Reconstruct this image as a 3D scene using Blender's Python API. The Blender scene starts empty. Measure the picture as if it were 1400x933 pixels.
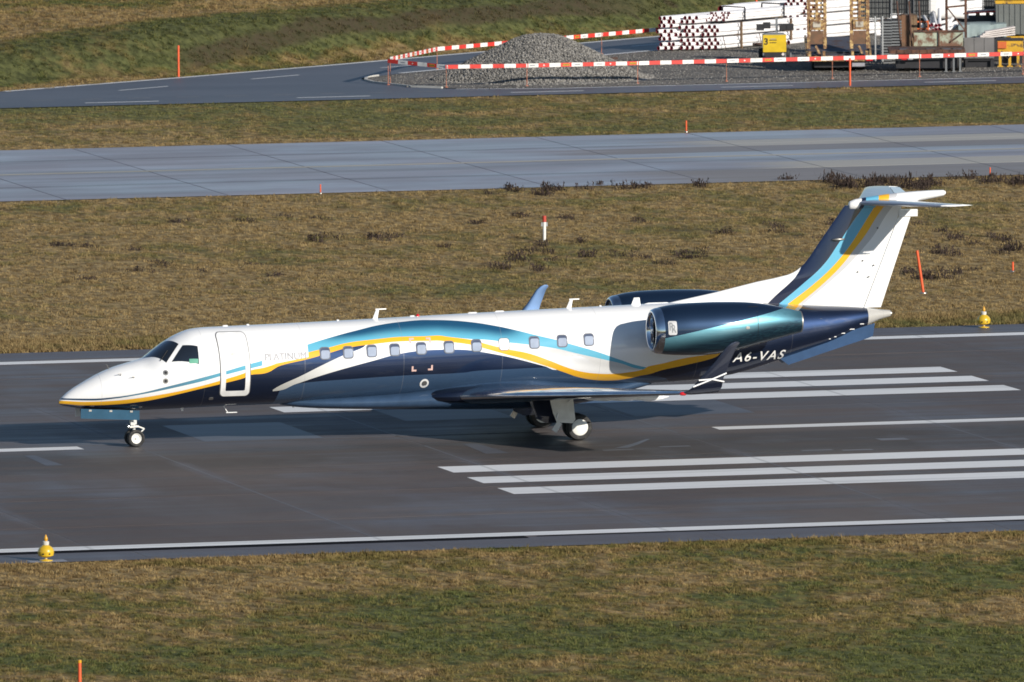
import bpy, bmesh, math, random
import numpy as np
from mathutils import Vector, Matrix

S = bpy.context.scene
COL = S.collection
rng = random.Random(7)
nrg = np.random.default_rng(11)

# ------------------------------------------------------------------ camera
CAM_YAW, CAM_PITCH, CAM_ROLL = 0.256936, 0.084892, -0.006813
CAM_POS = (-93.684, -398.918, 37.788)
cam_data = bpy.data.cameras.new('camera')
cam_data.sensor_width = 36.0
cam_data.lens = 19795.19/1400*36
cam_data.dof.use_dof = True; cam_data.dof.focus_distance = 410.0; cam_data.dof.aperture_fstop = 6.3
cam_data.clip_start = 1.0
cam_data.clip_end = 20000.0
cam = bpy.data.objects.new('camera', cam_data)
COL.objects.link(cam)
_fw = Vector((math.sin(CAM_YAW)*math.cos(CAM_PITCH), math.cos(CAM_YAW)*math.cos(CAM_PITCH), -math.sin(CAM_PITCH)))
_r = Vector((math.cos(CAM_YAW), -math.sin(CAM_YAW), 0)); _u = _r.cross(_fw)
_r2 = math.cos(CAM_ROLL)*_r + math.sin(CAM_ROLL)*_u
_u2 = -math.sin(CAM_ROLL)*_r + math.cos(CAM_ROLL)*_u
cam.matrix_world = Matrix(((_r2.x,_u2.x,-_fw.x,CAM_POS[0]),(_r2.y,_u2.y,-_fw.y,CAM_POS[1]),(_r2.z,_u2.z,-_fw.z,CAM_POS[2]),(0,0,0,1)))
S.camera = cam

# ------------------------------------------------------------------ daylight: low winter sun from the camera's right
SUN_TO = Vector((0.52, -1.0, 0.43)).normalized()
W = bpy.data.worlds.new('World'); S.world = W; W.use_nodes = True
_nt = W.node_tree; _nt.nodes.clear()
_sky = _nt.nodes.new('ShaderNodeTexSky'); _sky.sky_type = 'NISHITA'; _sky.sun_disc = False
_sky.sun_elevation = math.asin(SUN_TO.z); _sky.sun_rotation = math.atan2(SUN_TO.x, SUN_TO.y)
_sky.altitude = 430; _sky.air_density = 1.0; _sky.dust_density = 0.1; _sky.ozone_density = 2.5
_bg = _nt.nodes.new('ShaderNodeBackground'); _bg.inputs['Strength'].default_value = 0.078
_out = _nt.nodes.new('ShaderNodeOutputWorld')
_nt.links.new(_sky.outputs[0], _bg.inputs[0]); _nt.links.new(_bg.outputs[0], _out.inputs[0])
sun_data = bpy.data.lights.new('sun', 'SUN'); sun_data.energy = 4.6; sun_data.angle = math.radians(0.53)
sun_data.color = (1.0, 0.93, 0.82)
sun = bpy.data.objects.new('sun', sun_data); COL.objects.link(sun)
sun.rotation_euler = (-SUN_TO).to_track_quat('-Z', 'Y').to_euler(); sun.location = (0, 0, 60)
S.view_settings.view_transform = 'Standard'; S.view_settings.look = 'None'
S.view_settings.exposure = 0.32; S.view_settings.gamma = 1.0
S.view_settings.use_curve_mapping = False
S.render.engine = 'CYCLES'
S.cycles.max_bounces = 6
S.cycles.filter_width = 1.7

# ------------------------------------------------------------------ helpers
def tag(o, label=None, cat=None, group=None, kind=None):
    if label: o['label'] = label
    if cat: o['category'] = cat
    if group: o['group'] = group
    if kind: o['kind'] = kind
    return o

def empty(name, loc=(0,0,0), rz=0.0, label=None, cat=None, group=None, kind=None):
    o = bpy.data.objects.new(name, None); COL.objects.link(o)
    o.empty_display_size = .2; o.location = loc; o.rotation_euler = (0, 0, rz)
    return tag(o, label, cat, group, kind)

def kids(o):
    return [c for c in bpy.data.objects if c.parent == o]

def copy_tree(o, parent=None):
    ks = kids(o)
    c = o.copy(); COL.objects.link(c)
    if parent is not None: c.parent = parent
    for k in ks: copy_tree(k, c)
    return c

class MB:
    """Collects polygons, then links them as one mesh object."""
    def __init__(s): s.v = []; s.f = []; s.m = []; s.mi = 0
    def vert(s, p): s.v.append(tuple(p)); return len(s.v)-1
    def face(s, ids): s.f.append(tuple(ids)); s.m.append(s.mi)
    def poly(s, pts): s.face([s.vert(p) for p in pts])
    def box(s, c, d, rz=0.0, M=None):
        x, y, z = d[0]/2, d[1]/2, d[2]/2
        P = [Vector(q) for q in ((-x,-y,-z),(x,-y,-z),(x,y,-z),(-x,y,-z),(-x,-y,z),(x,-y,z),(x,y,z),(-x,y,z))]
        R = M if M is not None else Matrix.Rotation(rz, 3, 'Z')
        n = len(s.v)
        for p in P: s.v.append(tuple(R @ p + Vector(c)))
        for q in ((0,3,2,1),(4,5,6,7),(0,1,5,4),(1,2,6,5),(2,3,7,6),(3,0,4,7)): s.face([n+i for i in q])
    def bar(s, a, b, w, h=None, up=(0,0,1)):
        """square bar from a to b"""
        a, b = Vector(a), Vector(b); h = h or w
        d = (b-a); L = d.length; d.normalize()
        u = Vector(up)
        if abs(d.dot(u)) > .97: u = Vector((1,0,0))
        r = d.cross(u).normalized(); u = r.cross(d)
        M = Matrix((d, r, u)).transposed()
        s.box((a+b)/2, (L, w, h), M=M)
    def ring(s, pts): return [s.vert(p) for p in pts]
    def bridge(s, a, b, close=True):
        n = len(a)
        for i in range(n if close else n-1):
            j = (i+1) % n; s.face((a[i], a[j], b[j], b[i]))
    def loft(s, rings, close=True, cap0=True, cap1=True):
        R = [s.ring(r) for r in rings]
        for a, b in zip(R, R[1:]): s.bridge(a, b, close)
        if cap0: s.face(R[0][::-1])
        if cap1: s.face(R[-1])
        return R
    def tube(s, pts, r, n=8, caps=True):
        pts = [Vector(p) for p in pts]; rad = r if isinstance(r, (list, tuple)) else [r]*len(pts)
        rings = []; ref = None
        for i, p in enumerate(pts):
            d = (pts[min(i+1, len(pts)-1)]-pts[max(i-1, 0)]).normalized()
            if ref is None:
                ref = d.orthogonal().normalized()
            ref = (ref - d*ref.dot(d)).normalized(); o = d.cross(ref)
            rings.append([p+rad[i]*(math.cos(2*math.pi*k/n)*ref+math.sin(2*math.pi*k/n)*o) for k in range(n)])
        s.loft(rings, True, caps, caps)
    def lathe(s, prof, n=24, M=None, cap0=False, cap1=False):
        """profile (radius, height) turned about local Z, moved by the 4x4 M"""
        M = M or Matrix.Identity(4)
        s.loft([[M @ Vector((r*math.cos(2*math.pi*k/n), r*math.sin(2*math.pi*k/n), z)) for k in range(n)] for r, z in prof], True, cap0, cap1)
    def build(s, name, mats, parent=None, smooth=None, kind=None, loc=None):
        me = bpy.data.meshes.new(name); me.from_pydata(s.v, [], s.f)
        mats = mats if isinstance(mats, (list, tuple)) else [mats]
        for m in mats: me.materials.append(m)
        if len(mats) > 1: me.polygons.foreach_set('material_index', s.m)
        bm = bmesh.new(); bm.from_mesh(me); bmesh.ops.recalc_face_normals(bm, faces=bm.faces); bm.to_mesh(me); bm.free()
        if smooth is not None:
            me.polygons.foreach_set('use_smooth', [True]*len(me.polygons))
            me.set_sharp_from_angle(angle=math.radians(smooth))
        me.update()
        o = bpy.data.objects.new(name, me); COL.objects.link(o)
        if parent is not None: o.parent = parent
        if kind: o['kind'] = kind
        if loc is not None: o.location = loc
        return o

def text_pts(body, w=None, h=1.0, shear=0.0, cuts=0, spacing=1.0, bold=0.0):
    """Flat lettering as triangles in (u, v), height h, width w."""
    cu = bpy.data.curves.new('lettering', 'FONT'); cu.body = body; cu.shear = shear; cu.space_character = spacing; cu.offset = bold
    ob = bpy.data.objects.new('lettering', cu); COL.objects.link(ob)
    bpy.context.view_layer.update()
    me = bpy.data.meshes.new_from_object(ob.evaluated_get(bpy.context.evaluated_depsgraph_get()))
    bpy.data.objects.remove(ob); bpy.data.curves.remove(cu)
    bm = bmesh.new(); bm.from_mesh(me); bmesh.ops.triangulate(bm, faces=bm.faces)
    for _ in range(cuts): bmesh.ops.subdivide_edges(bm, edges=bm.edges, cuts=1, use_grid_fill=True)
    bmesh.ops.triangulate(bm, faces=bm.faces)
    V = [(v.co.x, v.co.y) for v in bm.verts]; F = [[v.index for v in f.verts] for f in bm.faces]
    bm.free(); bpy.data.meshes.remove(me)
    x0 = min(v[0] for v in V); x1 = max(v[0] for v in V); y0 = min(v[1] for v in V); y1 = max(v[1] for v in V)
    sy = h/(y1-y0); sx = sy if w is None else w/(x1-x0)
    return [((a-x0)*sx, (b-y0)*sy) for a, b in V], F

# ------------------------------------------------------------------ materials
class NT:
    def __init__(s, name):
        s.mat = bpy.data.materials.new(name); s.mat.use_nodes = True
        s.t = s.mat.node_tree; s.p = s.t.nodes['Principled BSDF']; s.out = s.t.nodes['Material Output']
    def node(s, typ, **kw):
        n = s.t.nodes.new(typ)
        for k, v in kw.items(): setattr(n, k, v)
        return n
    def put(s, sock, v):
        if hasattr(v, 'is_output'): s.t.links.new(v, sock)
        elif isinstance(v, (tuple, list)) and len(v) == 3 and sock.type == 'RGBA': sock.default_value = (*v, 1)
        else: sock.default_value = v
    def math(s, op, a, b=0.0, c=0.0, clamp=False):
        n = s.node('ShaderNodeMath', operation=op, use_clamp=clamp)
        s.put(n.inputs[0], a); s.put(n.inputs[1], b); s.put(n.inputs[2], c); return n.outputs[0]
    def gt(s, a, b): return s.math('GREATER_THAN', a, b)
    def lt(s, a, b): return s.math('LESS_THAN', a, b)
    def mul(s, *a):
        r = a[0]
        for q in a[1:]: r = s.math('MULTIPLY', r, q)
        return r
    def mix(s, f, a, b, mode='MIX'):
        n = s.node('ShaderNodeMix', data_type='RGBA', blend_type=mode)
        s.put(n.inputs[0], f); s.put(n.inputs[6], a); s.put(n.inputs[7], b); return n.outputs[2]
    def ramp(s, v, a, b, lo=0.0, hi=1.0, smooth=True):
        n = s.node('ShaderNodeMapRange'); n.interpolation_type = 'SMOOTHSTEP' if smooth else 'LINEAR'; n.clamp = True
        s.put(n.inputs[0], v); s.put(n.inputs[1], a); s.put(n.inputs[2], b); s.put(n.inputs[3], lo); s.put(n.inputs[4], hi)
        return n.outputs[0]
    def pos(s, world=True):
        if world: return s.node('ShaderNodeNewGeometry').outputs['Position']
        return s.node('ShaderNodeTexCoord').outputs['Object']
    def xyz(s, v):
        n = s.node('ShaderNodeSeparateXYZ'); s.put(n.inputs[0], v); return n.outputs
    def noise(s, v, scale, detail=3.0, rough=.55, stretch=(1,1,1), w=0.0):
        if stretch != (1,1,1) or w:
            m = s.node('ShaderNodeMapping'); s.put(m.inputs[0], v); m.inputs['Scale'].default_value = stretch
            m.inputs['Location'].default_value = (w, w*.7, w*.3); v = m.outputs[0]
        n = s.node('ShaderNodeTexNoise'); s.put(n.inputs['Vector'], v)
        n.inputs['Scale'].default_value = scale; n.inputs['Detail'].default_value = detail; n.inputs['Roughness'].default_value = rough
        return n.outputs['Fac']
    def bump(s, h, strength=.3, dist=.02):
        n = s.node('ShaderNodeBump'); n.inputs['Strength'].default_value = strength; n.inputs['Distance'].default_value = dist
        s.put(n.inputs['Height'], h); s.put(s.p.inputs['Normal'], n.outputs[0])
    def curve(s, v, pts, x0, x1, y0, y1):
        """value of a line through pts (x, y) at v, as a Float Curve"""
        n = s.node('ShaderNodeFloatCurve'); mp = n.mapping; c = mp.curves[0]
        pts = list(pts); pts = [(x0, min(pts)[1])]+pts+[(x1, max(pts)[1])] if True else pts
        P = sorted(((min(max((x-x0)/(x1-x0), 0), 1), min(max((y-y0)/(y1-y0), 0), 1)) for x, y in pts))
        c.points[0].location = P[0]; c.points[1].location = P[-1]
        for q in P[1:-1]: c.points.new(*q)
        for q in c.points: q.handle_type = 'AUTO_CLAMPED'
        mp.update()
        s.put(n.inputs['Value'], s.ramp(v, x0, x1, smooth=False))
        return s.math('MULTIPLY_ADD', n.outputs[0], y1-y0, y0)
    def set(s, **kw):
        for k, v in kw.items(): s.put(s.p.inputs[{'base':'Base Color','rough':'Roughness','metal':'Metallic','coat':'Coat Weight','coatr':'Coat Roughness','spec':'Specular IOR Level','alpha':'Alpha','trans':'Transmission Weight'}[k]], v)
        return s

def paint(name, col, rough=.45, metal=0.0, coat=0.0, wear=0.0, wcol=(.12,.07,.04), wscale=3.0, spec=None):
    if spec is None: spec = .12 if coat > .5 and not metal else .5
    n = NT(name); P = n.pos(False)
    base = n.mix(n.ramp(n.noise(P, 2.5, 4), .3, .7), tuple(c*.88 for c in col), tuple(min(1, c*1.08) for c in col))
    if wear > 0:
        k = n.noise(P, wscale, 6, .7)
        base = n.mix(n.ramp(k, .62-.35*wear, .72-.3*wear), base, wcol)
    n.set(base=base, rough=rough, metal=metal, coat=coat, coatr=.04, spec=spec)
    return n.mat
# ------------------------------------------------------------------ ground colours
def grass_colour(n, P):
    X, Y, Z = n.xyz(P)[:3]
    big = n.noise(P, .07, 3, .6, stretch=(.8, .9, 1))
    med = n.noise(P, .32, 4, .62, stretch=(1, .6, 1))
    sml = n.noise(P, 1.15, 4, .65, stretch=(1, .45, 1), w=5.7)
    fin = n.noise(P, 3.2, 4, .62, stretch=(1, .45, 1), w=3.1)
    # how green: more by the road, on the bank and in the foreground
    s_bank = n.math('MULTIPLY_ADD', X, -.6, n.math('MULTIPLY_ADD', Y, .8, -99.4))
    g_far = n.ramp(Y, 112, 120)
    g_bank = n.mul(n.ramp(s_bank, 2.2, 4.0), n.ramp(s_bank, 10.5, 7.5), n.gt(Y, 139.0))
    g_near = n.ramp(Y, -33, -42)
    g_edge = n.mul(n.ramp(Y, 40, 33), n.gt(Y, 20.0))
    bias = n.math('ADD', n.math('ADD', n.mul(g_far, .36), n.mul(g_bank, .36)), n.math('ADD', n.mul(g_near, .30), n.mul(g_edge, .22)))
    tanstrip = n.mul(n.ramp(n.math('ABSOLUTE', n.math('SUBTRACT', s_bank, 1.0)), 2.4, .9), .28)
    tanstrip2 = n.mul(n.ramp(n.math('ABSOLUTE', n.math('SUBTRACT', Y, 117.2)), 1.8, .3), .5)
    tanstrip3 = n.math('ADD', n.mul(n.ramp(n.math('ABSOLUTE', n.math('SUBTRACT', Y, 43.0)), 7.0, 2.0), .18), n.mul(n.gt(Y, 30.0), n.lt(Y, 92.0), .14))
    ridge = n.mul(n.ramp(s_bank, 8.0, 10.5), .42)
    bias = n.math('SUBTRACT', bias, n.math('ADD', n.math('ADD', tanstrip, tanstrip3), n.math('ADD', tanstrip2, ridge)))
    gf = n.math('ADD', n.math('MULTIPLY_ADD', big, 2.6, -1.3), n.math('MULTIPLY_ADD', med, 2.0, -1.0))
    gf = n.math('ADD', n.math('ADD', gf, n.math('MULTIPLY_ADD', sml, 1.9, -.95)), bias)
    tan = n.mix(n.ramp(fin, .34, .66), (.200,.128,.055), (.480,.345,.158))
    olive = n.mix(n.ramp(fin, .34, .66), (.112,.090,.030), (.300,.240,.082))
    green = n.mix(n.ramp(fin, .34, .66), (.058,.076,.024), (.185,.205,.066))
    c = n.mix(n.ramp(gf, -.18, .22), tan, olive)
    c = n.mix(n.ramp(gf, .16, .62), c, green)
    dk = n.ramp(n.noise(P, 1.3, 5, .7, stretch=(1, .4, 1), w=17.0), .55, .68)
    c = n.mix(n.mul(dk, .5), c, (.046,.050,.022))
    dry = n.math('ADD', n.mul(n.gt(Y, 30.0), n.lt(Y, 92.0), .20), n.mul(n.gt(Y, 116.0), n.lt(Y, 139.0), .16))
    c = n.mix(dry, c, n.mix(n.ramp(fin, .34, .66), (.25,.19,.10), (.52,.41,.22)))
    c = n.mix(n.mul(g_bank, .32), c, n.mix(n.ramp(fin, .34, .66), (.035,.043,.018), (.12,.125,.055)))
    # bare brown earth: blotches, and the scar up the bank
    blot = n.ramp(n.noise(P, .7, 5, .65, stretch=(1, .5, 1), w=9.0), .60, .72)
    c = n.mix(n.mul(blot, .65), c, (.075,.052,.036))
    line = n.math('MINIMUM', n.math('MAXIMUM', n.math('MULTIPLY_ADD', X, .30, -9.2), 2.2), 4.6)
    scar = n.ramp(n.math('ABSOLUTE', n.math('SUBTRACT', n.math('ADD', s_bank, n.math('MULTIPLY_ADD', med, 2.4, -1.2)), line)), 1.1, .5)
    scar = n.mul(scar, n.ramp(X, 38, 40), n.ramp(X, 66, 60), n.gt(Y, 140.0))
    c = n.mix(n.mul(scar, n.ramp(fin, .35, .6, .35, .8)), c, (.075,.050,.038))
    return c, fin

def m_ground():
    n = NT('turf_soil'); P = n.pos()
    c, fin = grass_colour(n, P)
    c = n.mix(.30, c, (.07,.055,.03))
    n.set(base=c, rough=.95, spec=.1)
    n.bump(n.noise(P, 9, 5, .7), .8, .08)
    return n.mat

def m_blades():
    n = NT('grass_blades'); P = n.pos()
    c, fin = grass_colour(n, P)
    r = n.node('ShaderNodeNewGeometry').outputs['Random Per Island']
    c = n.mix(n.ramp(r, .0, 1.0, 0, .22, False), c, n.mix(n.gt(r, .5), (.082,.078,.024), (.36,.265,.115)))
    n.set(base=c, rough=.8, spec=.15)
    tr = n.node('ShaderNodeBsdfTranslucent'); n.put(tr.inputs['Color'], c)
    mx = n.node('ShaderNodeMixShader'); mx.inputs[0].default_value = .45
    n.t.links.new(n.p.outputs[0], mx.inputs[1]); n.t.links.new(tr.outputs[0], mx.inputs[2]); n.t.links.new(mx.outputs[0], n.out.inputs[0])
    return n.mat

def m_asphalt():
    n = NT('runway_asphalt'); P = n.pos(); X, Y, Z = n.xyz(P)[:3]
    oi = n.node('ShaderNodeObjectInfo').outputs['Random']
    big = n.noise(P, .16, 4, .6, stretch=(.5, .6, 1))
    lon = n.noise(P, .9, 4, .65, stretch=(.05, 1, 1), w=4.0)
    tra = n.noise(P, .5, 4, .6, stretch=(.35, .12, 1), w=14.0)
    fin = n.noise(P, 22, 3, .7)
    a = n.mix(n.ramp(big, .3, .7), (.100,.076,.067), (.148,.120,.107))
    a = n.mix(n.ramp(lon, .42, .70, 0, .75), a, (.050,.045,.044))
    a = n.mix(n.ramp(tra, .53, .72, 0, .55), a, (.125,.124,.140))
    a = n.mix(n.mul(n.ramp(n.math('ABSOLUTE', n.math('ADD', Y, 4.5)), 4.5, 1.5), n.ramp(lon, .3, .6, .25, .8)), a, (.036,.033,.030))
    a = n.mix(n.mul(n.ramp(n.math('ABSOLUTE', n.math('SUBTRACT', Y, 5.0)), 5.0, 3.0), n.ramp(lon, .35, .6, .1, .6)), a, (.088,.092,.112))
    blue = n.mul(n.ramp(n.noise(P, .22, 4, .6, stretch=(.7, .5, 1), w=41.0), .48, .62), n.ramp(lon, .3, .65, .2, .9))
    a = n.mix(n.mul(blue, .55), a, (.088,.090,.108))  # bluish sky sheen, here and on the shoulders, tinted into the base colour
    edge = n.math('MAXIMUM', n.lt(Y, -28.85), n.gt(Y, 28.85)); a = n.mix(n.mul(edge, .7), a, (.078,.082,.105))
    # weathered joints: pale dusty bands across the runway, dark rubber along the wheel tracks
    fx = n.math('MULTIPLY', n.math('ABSOLUTE', n.math('SUBTRACT', n.math('FRACT', n.math('ADD', n.math('DIVIDE', n.math('SUBTRACT', X, .02), 7.86), 50.5)), .5)), 7.86)
    brk = n.ramp(n.noise(P, .25, 4, .65, stretch=(.4, .5, 1), w=55.0), .42, .62)
    a = n.mix(n.mul(n.ramp(fx, .42, .06), n.ramp(brk, 0, 1, .1, .75)), a, (.135,.135,.155))
    wide = n.mul(n.ramp(fx, 1.3, .3), n.ramp(n.noise(P, .18, 3, .6, w=63.0), .5, .66), .5)
    a = n.mix(wide, a, (.105,.107,.128))
    rub = n.math('MAXIMUM', n.ramp(n.math('ABSOLUTE', n.math('ADD', Y, 3.4)), 2.6, .6), n.mul(n.ramp(n.math('ABSOLUTE', n.math('SUBTRACT', Y, 16.0)), 9.0, 4.0), .6))
    a = n.mix(n.mul(rub, n.ramp(n.noise(P, .5, 4, .6, stretch=(.06, 1, 1), w=71.0), .35, .65, .15, .75)), a, (.050,.040,.034))
    a = n.mix(.25, a, n.mix(oi, (.088,.071,.065), (.126,.104,.096)))
    a = n.mix(n.ramp(fin, .3, .75, 0, .35), a, (.105,.10,.10))
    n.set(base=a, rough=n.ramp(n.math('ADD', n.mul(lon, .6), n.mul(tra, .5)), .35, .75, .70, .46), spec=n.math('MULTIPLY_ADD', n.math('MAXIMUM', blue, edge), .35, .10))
    n.bump(n.noise(P, 40, 3, .8), .35, .01)
    return n.mat

def m_concrete():
    n = NT('taxiway_concrete'); P = n.pos(); X, Y, Z = n.xyz(P)[:3]
    oi = n.node('ShaderNodeObjectInfo').outputs['Random']
    big = n.noise(P, .3, 4, .6, stretch=(.35, 1, 1))
    lon = n.noise(P, .7, 4, .6, stretch=(.06, 1, 1), w=6.0)
    wet = n.ramp(n.noise(P, .16, 4, .62, stretch=(.5, 1, 1), w=22.0), .40, .62)
    pat = n.noise(P, .45, 5, .65, stretch=(.5, .5, 1), w=31.0)
    a = n.mix(n.ramp(big, .3, .7), (.245,.238,.275), (.355,.350,.405))
    a = n.mix(n.ramp(pat, .50, .68, 0, .7), a, (.33,.36,.44))
    a = n.mix(n.ramp(lon, .44, .68, 0, .8), a, (.160,.153,.160))
    a = n.mix(.35, a, n.mix(oi, (.20,.205,.225), (.26,.265,.29)))
    seam = n.math('MINIMUM', n.math('ABSOLUTE', n.math('SUBTRACT', Y, 98.0)), n.math('ABSOLUTE', n.math('SUBTRACT', Y, 110.4)))
    a = n.mix(n.mul(n.ramp(n.math('ADD', seam, n.math('MULTIPLY_ADD', lon, 1.2, -.6)), .55, .05), .65), a, (.095,.093,.10))
    # dry pale bands on two lanes at the east end
    dry = n.math('MAXIMUM', n.mul(n.gt(Y, 109.0), n.lt(Y, 112.0)), n.mul(n.gt(Y, 97.7), n.lt(Y, 101.0)))
    dry = n.mul(dry, n.ramp(n.math('ADD', X, n.mul(lon, 8.0)), 49, 53))
    a = n.mix(n.mul(dry, .9), a, (.38,.365,.33))
    gry = n.mul(n.math('MAXIMUM', n.lt(Y, 97.7), n.mul(n.gt(Y, 106.3), n.lt(Y, 109.0))), n.ramp(n.math('ADD', X, n.mul(lon, 10.0)), 44, 49))
    a = n.mix(n.mul(gry, .75), a, (.19,.178,.170))
    dryf = n.math('MAXIMUM', dry, gry)
    n.set(base=a, rough=n.math('ADD', n.math('MULTIPLY_ADD', wet, -.2, .52), n.mul(dryf, .25)), spec=.45)
    n.bump(n.noise(P, 30, 3, .8), .25, .008)
    return n.mat

def m_road():
    n = NT('road_asphalt'); P = n.pos()
    big = n.noise(P, .2, 4, .6, stretch=(.4, 1, 1)); lon = n.noise(P, .9, 4, .6, stretch=(.08, 1, 1), w=5)
    a = n.mix(n.ramp(big, .3, .7), (.075,.077,.090), (.105,.108,.124))
    a = n.mix(n.ramp(lon, .5, .75, 0, .4), a, (.12,.125,.145))
    n.set(base=a, rough=.5, spec=.45); n.bump(n.noise(P, 30, 3, .8), .3, .01)
    return n.mat

def m_marking(name, col, worn=.35, under=(.08,.078,.08)):
    n = NT(name); P = n.pos()
    k = n.noise(P, 2.2, 6, .72, stretch=(.35, 1, 1)); f = n.noise(P, 25, 3, .7); big = n.noise(P, .35, 3, .6, stretch=(.3, 1, 1), w=7)
    c = n.mix(n.ramp(big, .3, .7), tuple(q*.93 for q in col), col)
    c = n.mix(n.ramp(n.math('ADD', n.mul(k, .7), n.mul(f, .3)), .60, .72, 0, worn), c, under)
    X = n.xyz(P)[0]; fx = n.math('MULTIPLY', n.math('ABSOLUTE', n.math('SUBTRACT', n.math('FRACT', n.math('ADD', n.math('DIVIDE', n.math('SUBTRACT', X, .02), 7.86), 50.5)), .5)), 7.86)
    c = n.mix(n.mul(n.ramp(fx, .09, .03), .28), c, under)
    rub = n.ramp(n.noise(P, .5, 4, .65, stretch=(.07, 1.3, 1), w=83.0), .52, .70)
    c = n.mix(n.mul(rub, .35), c, tuple(q*.45 for q in col))
    n.set(base=c, rough=.6, spec=.2)
    return n.mat

def m_gravel(name, a, b, sc=9.0):
    n = NT(name); P = n.pos()
    v = n.node('ShaderNodeTexVoronoi'); n.put(v.inputs['Vector'], P); v.inputs['Scale'].default_value = sc
    k = n.noise(P, .5, 4, .6)
    c = n.mix(n.ramp(n.xyz(v.outputs['Color'])[0], 0, 1, 0, 1, False), a, b)
    c = n.mix(n.ramp(k, .45, .7, 0, .5), c, tuple(q*.5 for q in a))
    n.set(base=c, rough=.9, spec=.2); n.bump(v.outputs['Distance'], .8, .05)
    return n.mat

def m_stones():
    n = NT('crushed_stone'); r = n.node('ShaderNodeNewGeometry').outputs['Random Per Island']
    c = n.mix(n.ramp(r, 0, 1, 0, 1, False), (.115,.110,.104), (.32,.305,.28))
    n.set(base=c, rough=.85, spec=.2); return n.mat

M = {}
M['soil'] = m_ground(); M['blades'] = m_blades(); M['asphalt'] = m_asphalt(); M['concrete'] = m_concrete(); M['road'] = m_road()
M['white_mark'] = m_marking('white_runway_paint', (.74,.74,.735), .3)
M['road_mark'] = m_marking('white_road_paint', (.66,.66,.65), .35, (.14,.14,.15))
M['old_road'] = m_marking('faded_road_paint', (.24,.24,.25), .5, (.1,.1,.11)); M['yellow_mark'] = m_marking('yellow_taxiway_paint', (.46,.42,.34), .35, (.2,.2,.2))
M['old_mark'] = m_marking('faded_grey_paint', (.16,.16,.175), .5)
M['joint'] = paint('joint_filler', (.17,.165,.17), .9, spec=.05)
M['joint_dark'] = paint('dark_joint_filler', (.15,.147,.157), .9, spec=.05)
M['slot'] = paint('groove_shade_black', (.014,.014,.017), .95, spec=.02); M['gravel'] = m_gravel('yard_gravel', (.110,.100,.088), (.235,.218,.195))
M['stone'] = m_stones(); M['heapcore'] = m_gravel('heap_gravel', (.14,.135,.13), (.33,.315,.30), 12)
M['weed'] = paint('dead_weed_stems', (.034,.021,.016), .9)
M['weed2'] = paint('weed_leaves', (.030,.036,.018), .9)

# ------------------------------------------------------------------ terrain
def sm(a, b, t):
    t = np.clip((np.asarray(t, float)-a)/(b-a), 0, 1); return t*t*(3-2*t)

def lumps(X, Y):
    return (np.sin(X*.61+Y*.37)+np.sin(X*.23-Y*.71+1.3)+np.sin(X*1.13+.4*Y+2.2)*.5+np.sin(.9*Y-.5*X)*.5)/3

def ground_z(X, Y):
    X = np.asarray(X, float); Y = np.asarray(Y, float)
    s = -.6*X+.8*Y-99.4
    along = .8*X+.6*Y
    H = 1.0+.5*sm(116, 132, along); foot = 3.0-2.0*sm(116, 128, along)
    bank = H*sm(foot, foot+4.0+1.6*sm(118, 135, along), s)*sm(130, 142, Y)
    l = lumps(X, Y)
    bank = bank + .09*l*sm(2.5, 5, s)*sm(132, 142, Y)*(1-.7*sm(7, 10, s)) + .055*np.sin(2.9*X+1.1*np.sin(2.2*Y))*np.sin(2.4*Y+.8*X)*sm(2.5, 5, s)*sm(132, 142, Y)*(1-sm(7, 9, s))
    flat = np.zeros_like(X)
    for a, b, h in ((33.5, 90.0, .07), (118.5, 136.0, .06), (-400., -33.5, .06)):
        m = sm(a-.01, a+3, Y)*(1-sm(b-3, b+.01, Y))
        flat = flat + h*l*m*(np.abs(X) < 300)
    return -.03 + bank + flat

def axis(lo, hi, step, far_lo, far_hi):
    a = list(np.arange(lo, hi+step/2, step)); q = step*2; t = lo
    left = []
    while t > far_lo: t -= q; q *= 1.5; left.append(max(t, far_lo))
    q = step*2; t = hi; right = []
    while t < far_hi: t += q; q *= 1.5; right.append(min(t, far_hi))
    return np.array(left[::-1]+a+right)

gx = axis(-40, 115, .9, -4000, 5000); gy = axis(-85, 245, .9, -4000, 6000)
GX, GY = np.meshgrid(gx, gy); GZ = ground_z(GX, GY)
nx, ny = len(gx), len(gy)
idx = np.arange(nx*ny).reshape(ny, nx)
faces = np.stack([idx[:-1,:-1], idx[:-1,1:], idx[1:,1:], idx[1:,:-1]], -1).reshape(-1, 4)
me = bpy.data.meshes.new('ground'); me.from_pydata(np.stack([GX, GY, GZ], -1).reshape(-1, 3).tolist(), [], faces.tolist())
me.materials.append(M['soil']); me.polygons.foreach_set('use_smooth', [True]*len(me.polygons))
ground = bpy.data.objects.new('ground', me); COL.objects.link(ground); tag(ground, kind='structure')

def tri_mesh(name, V, mat, kind='stuff', parent=None):
    """V: (n,3,3) triangles -> one object of loose triangles"""
    n = len(V); me = bpy.data.meshes.new(name)
    me.vertices.add(n*3); me.vertices.foreach_set('co', V.astype(np.float32).ravel())
    me.loops.add(n*3); me.loops.foreach_set('vertex_index', np.arange(n*3, dtype=np.int32))
    me.polygons.add(n); me.polygons.foreach_set('loop_start', np.arange(0, n*3, 3, dtype=np.int32))
    me.update(calc_edges=True); me.validate()
    me.materials.append(mat)
    o = bpy.data.objects.new(name, me); COL.objects.link(o)
    if kind: o['kind'] = kind
    if parent is not None: o.parent = parent
    return o

def view_x(Y, m=5.0):
    return -17.3+.226*(Y+59.3)-m, 6.2+.301*(Y+67.1)+m

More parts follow.
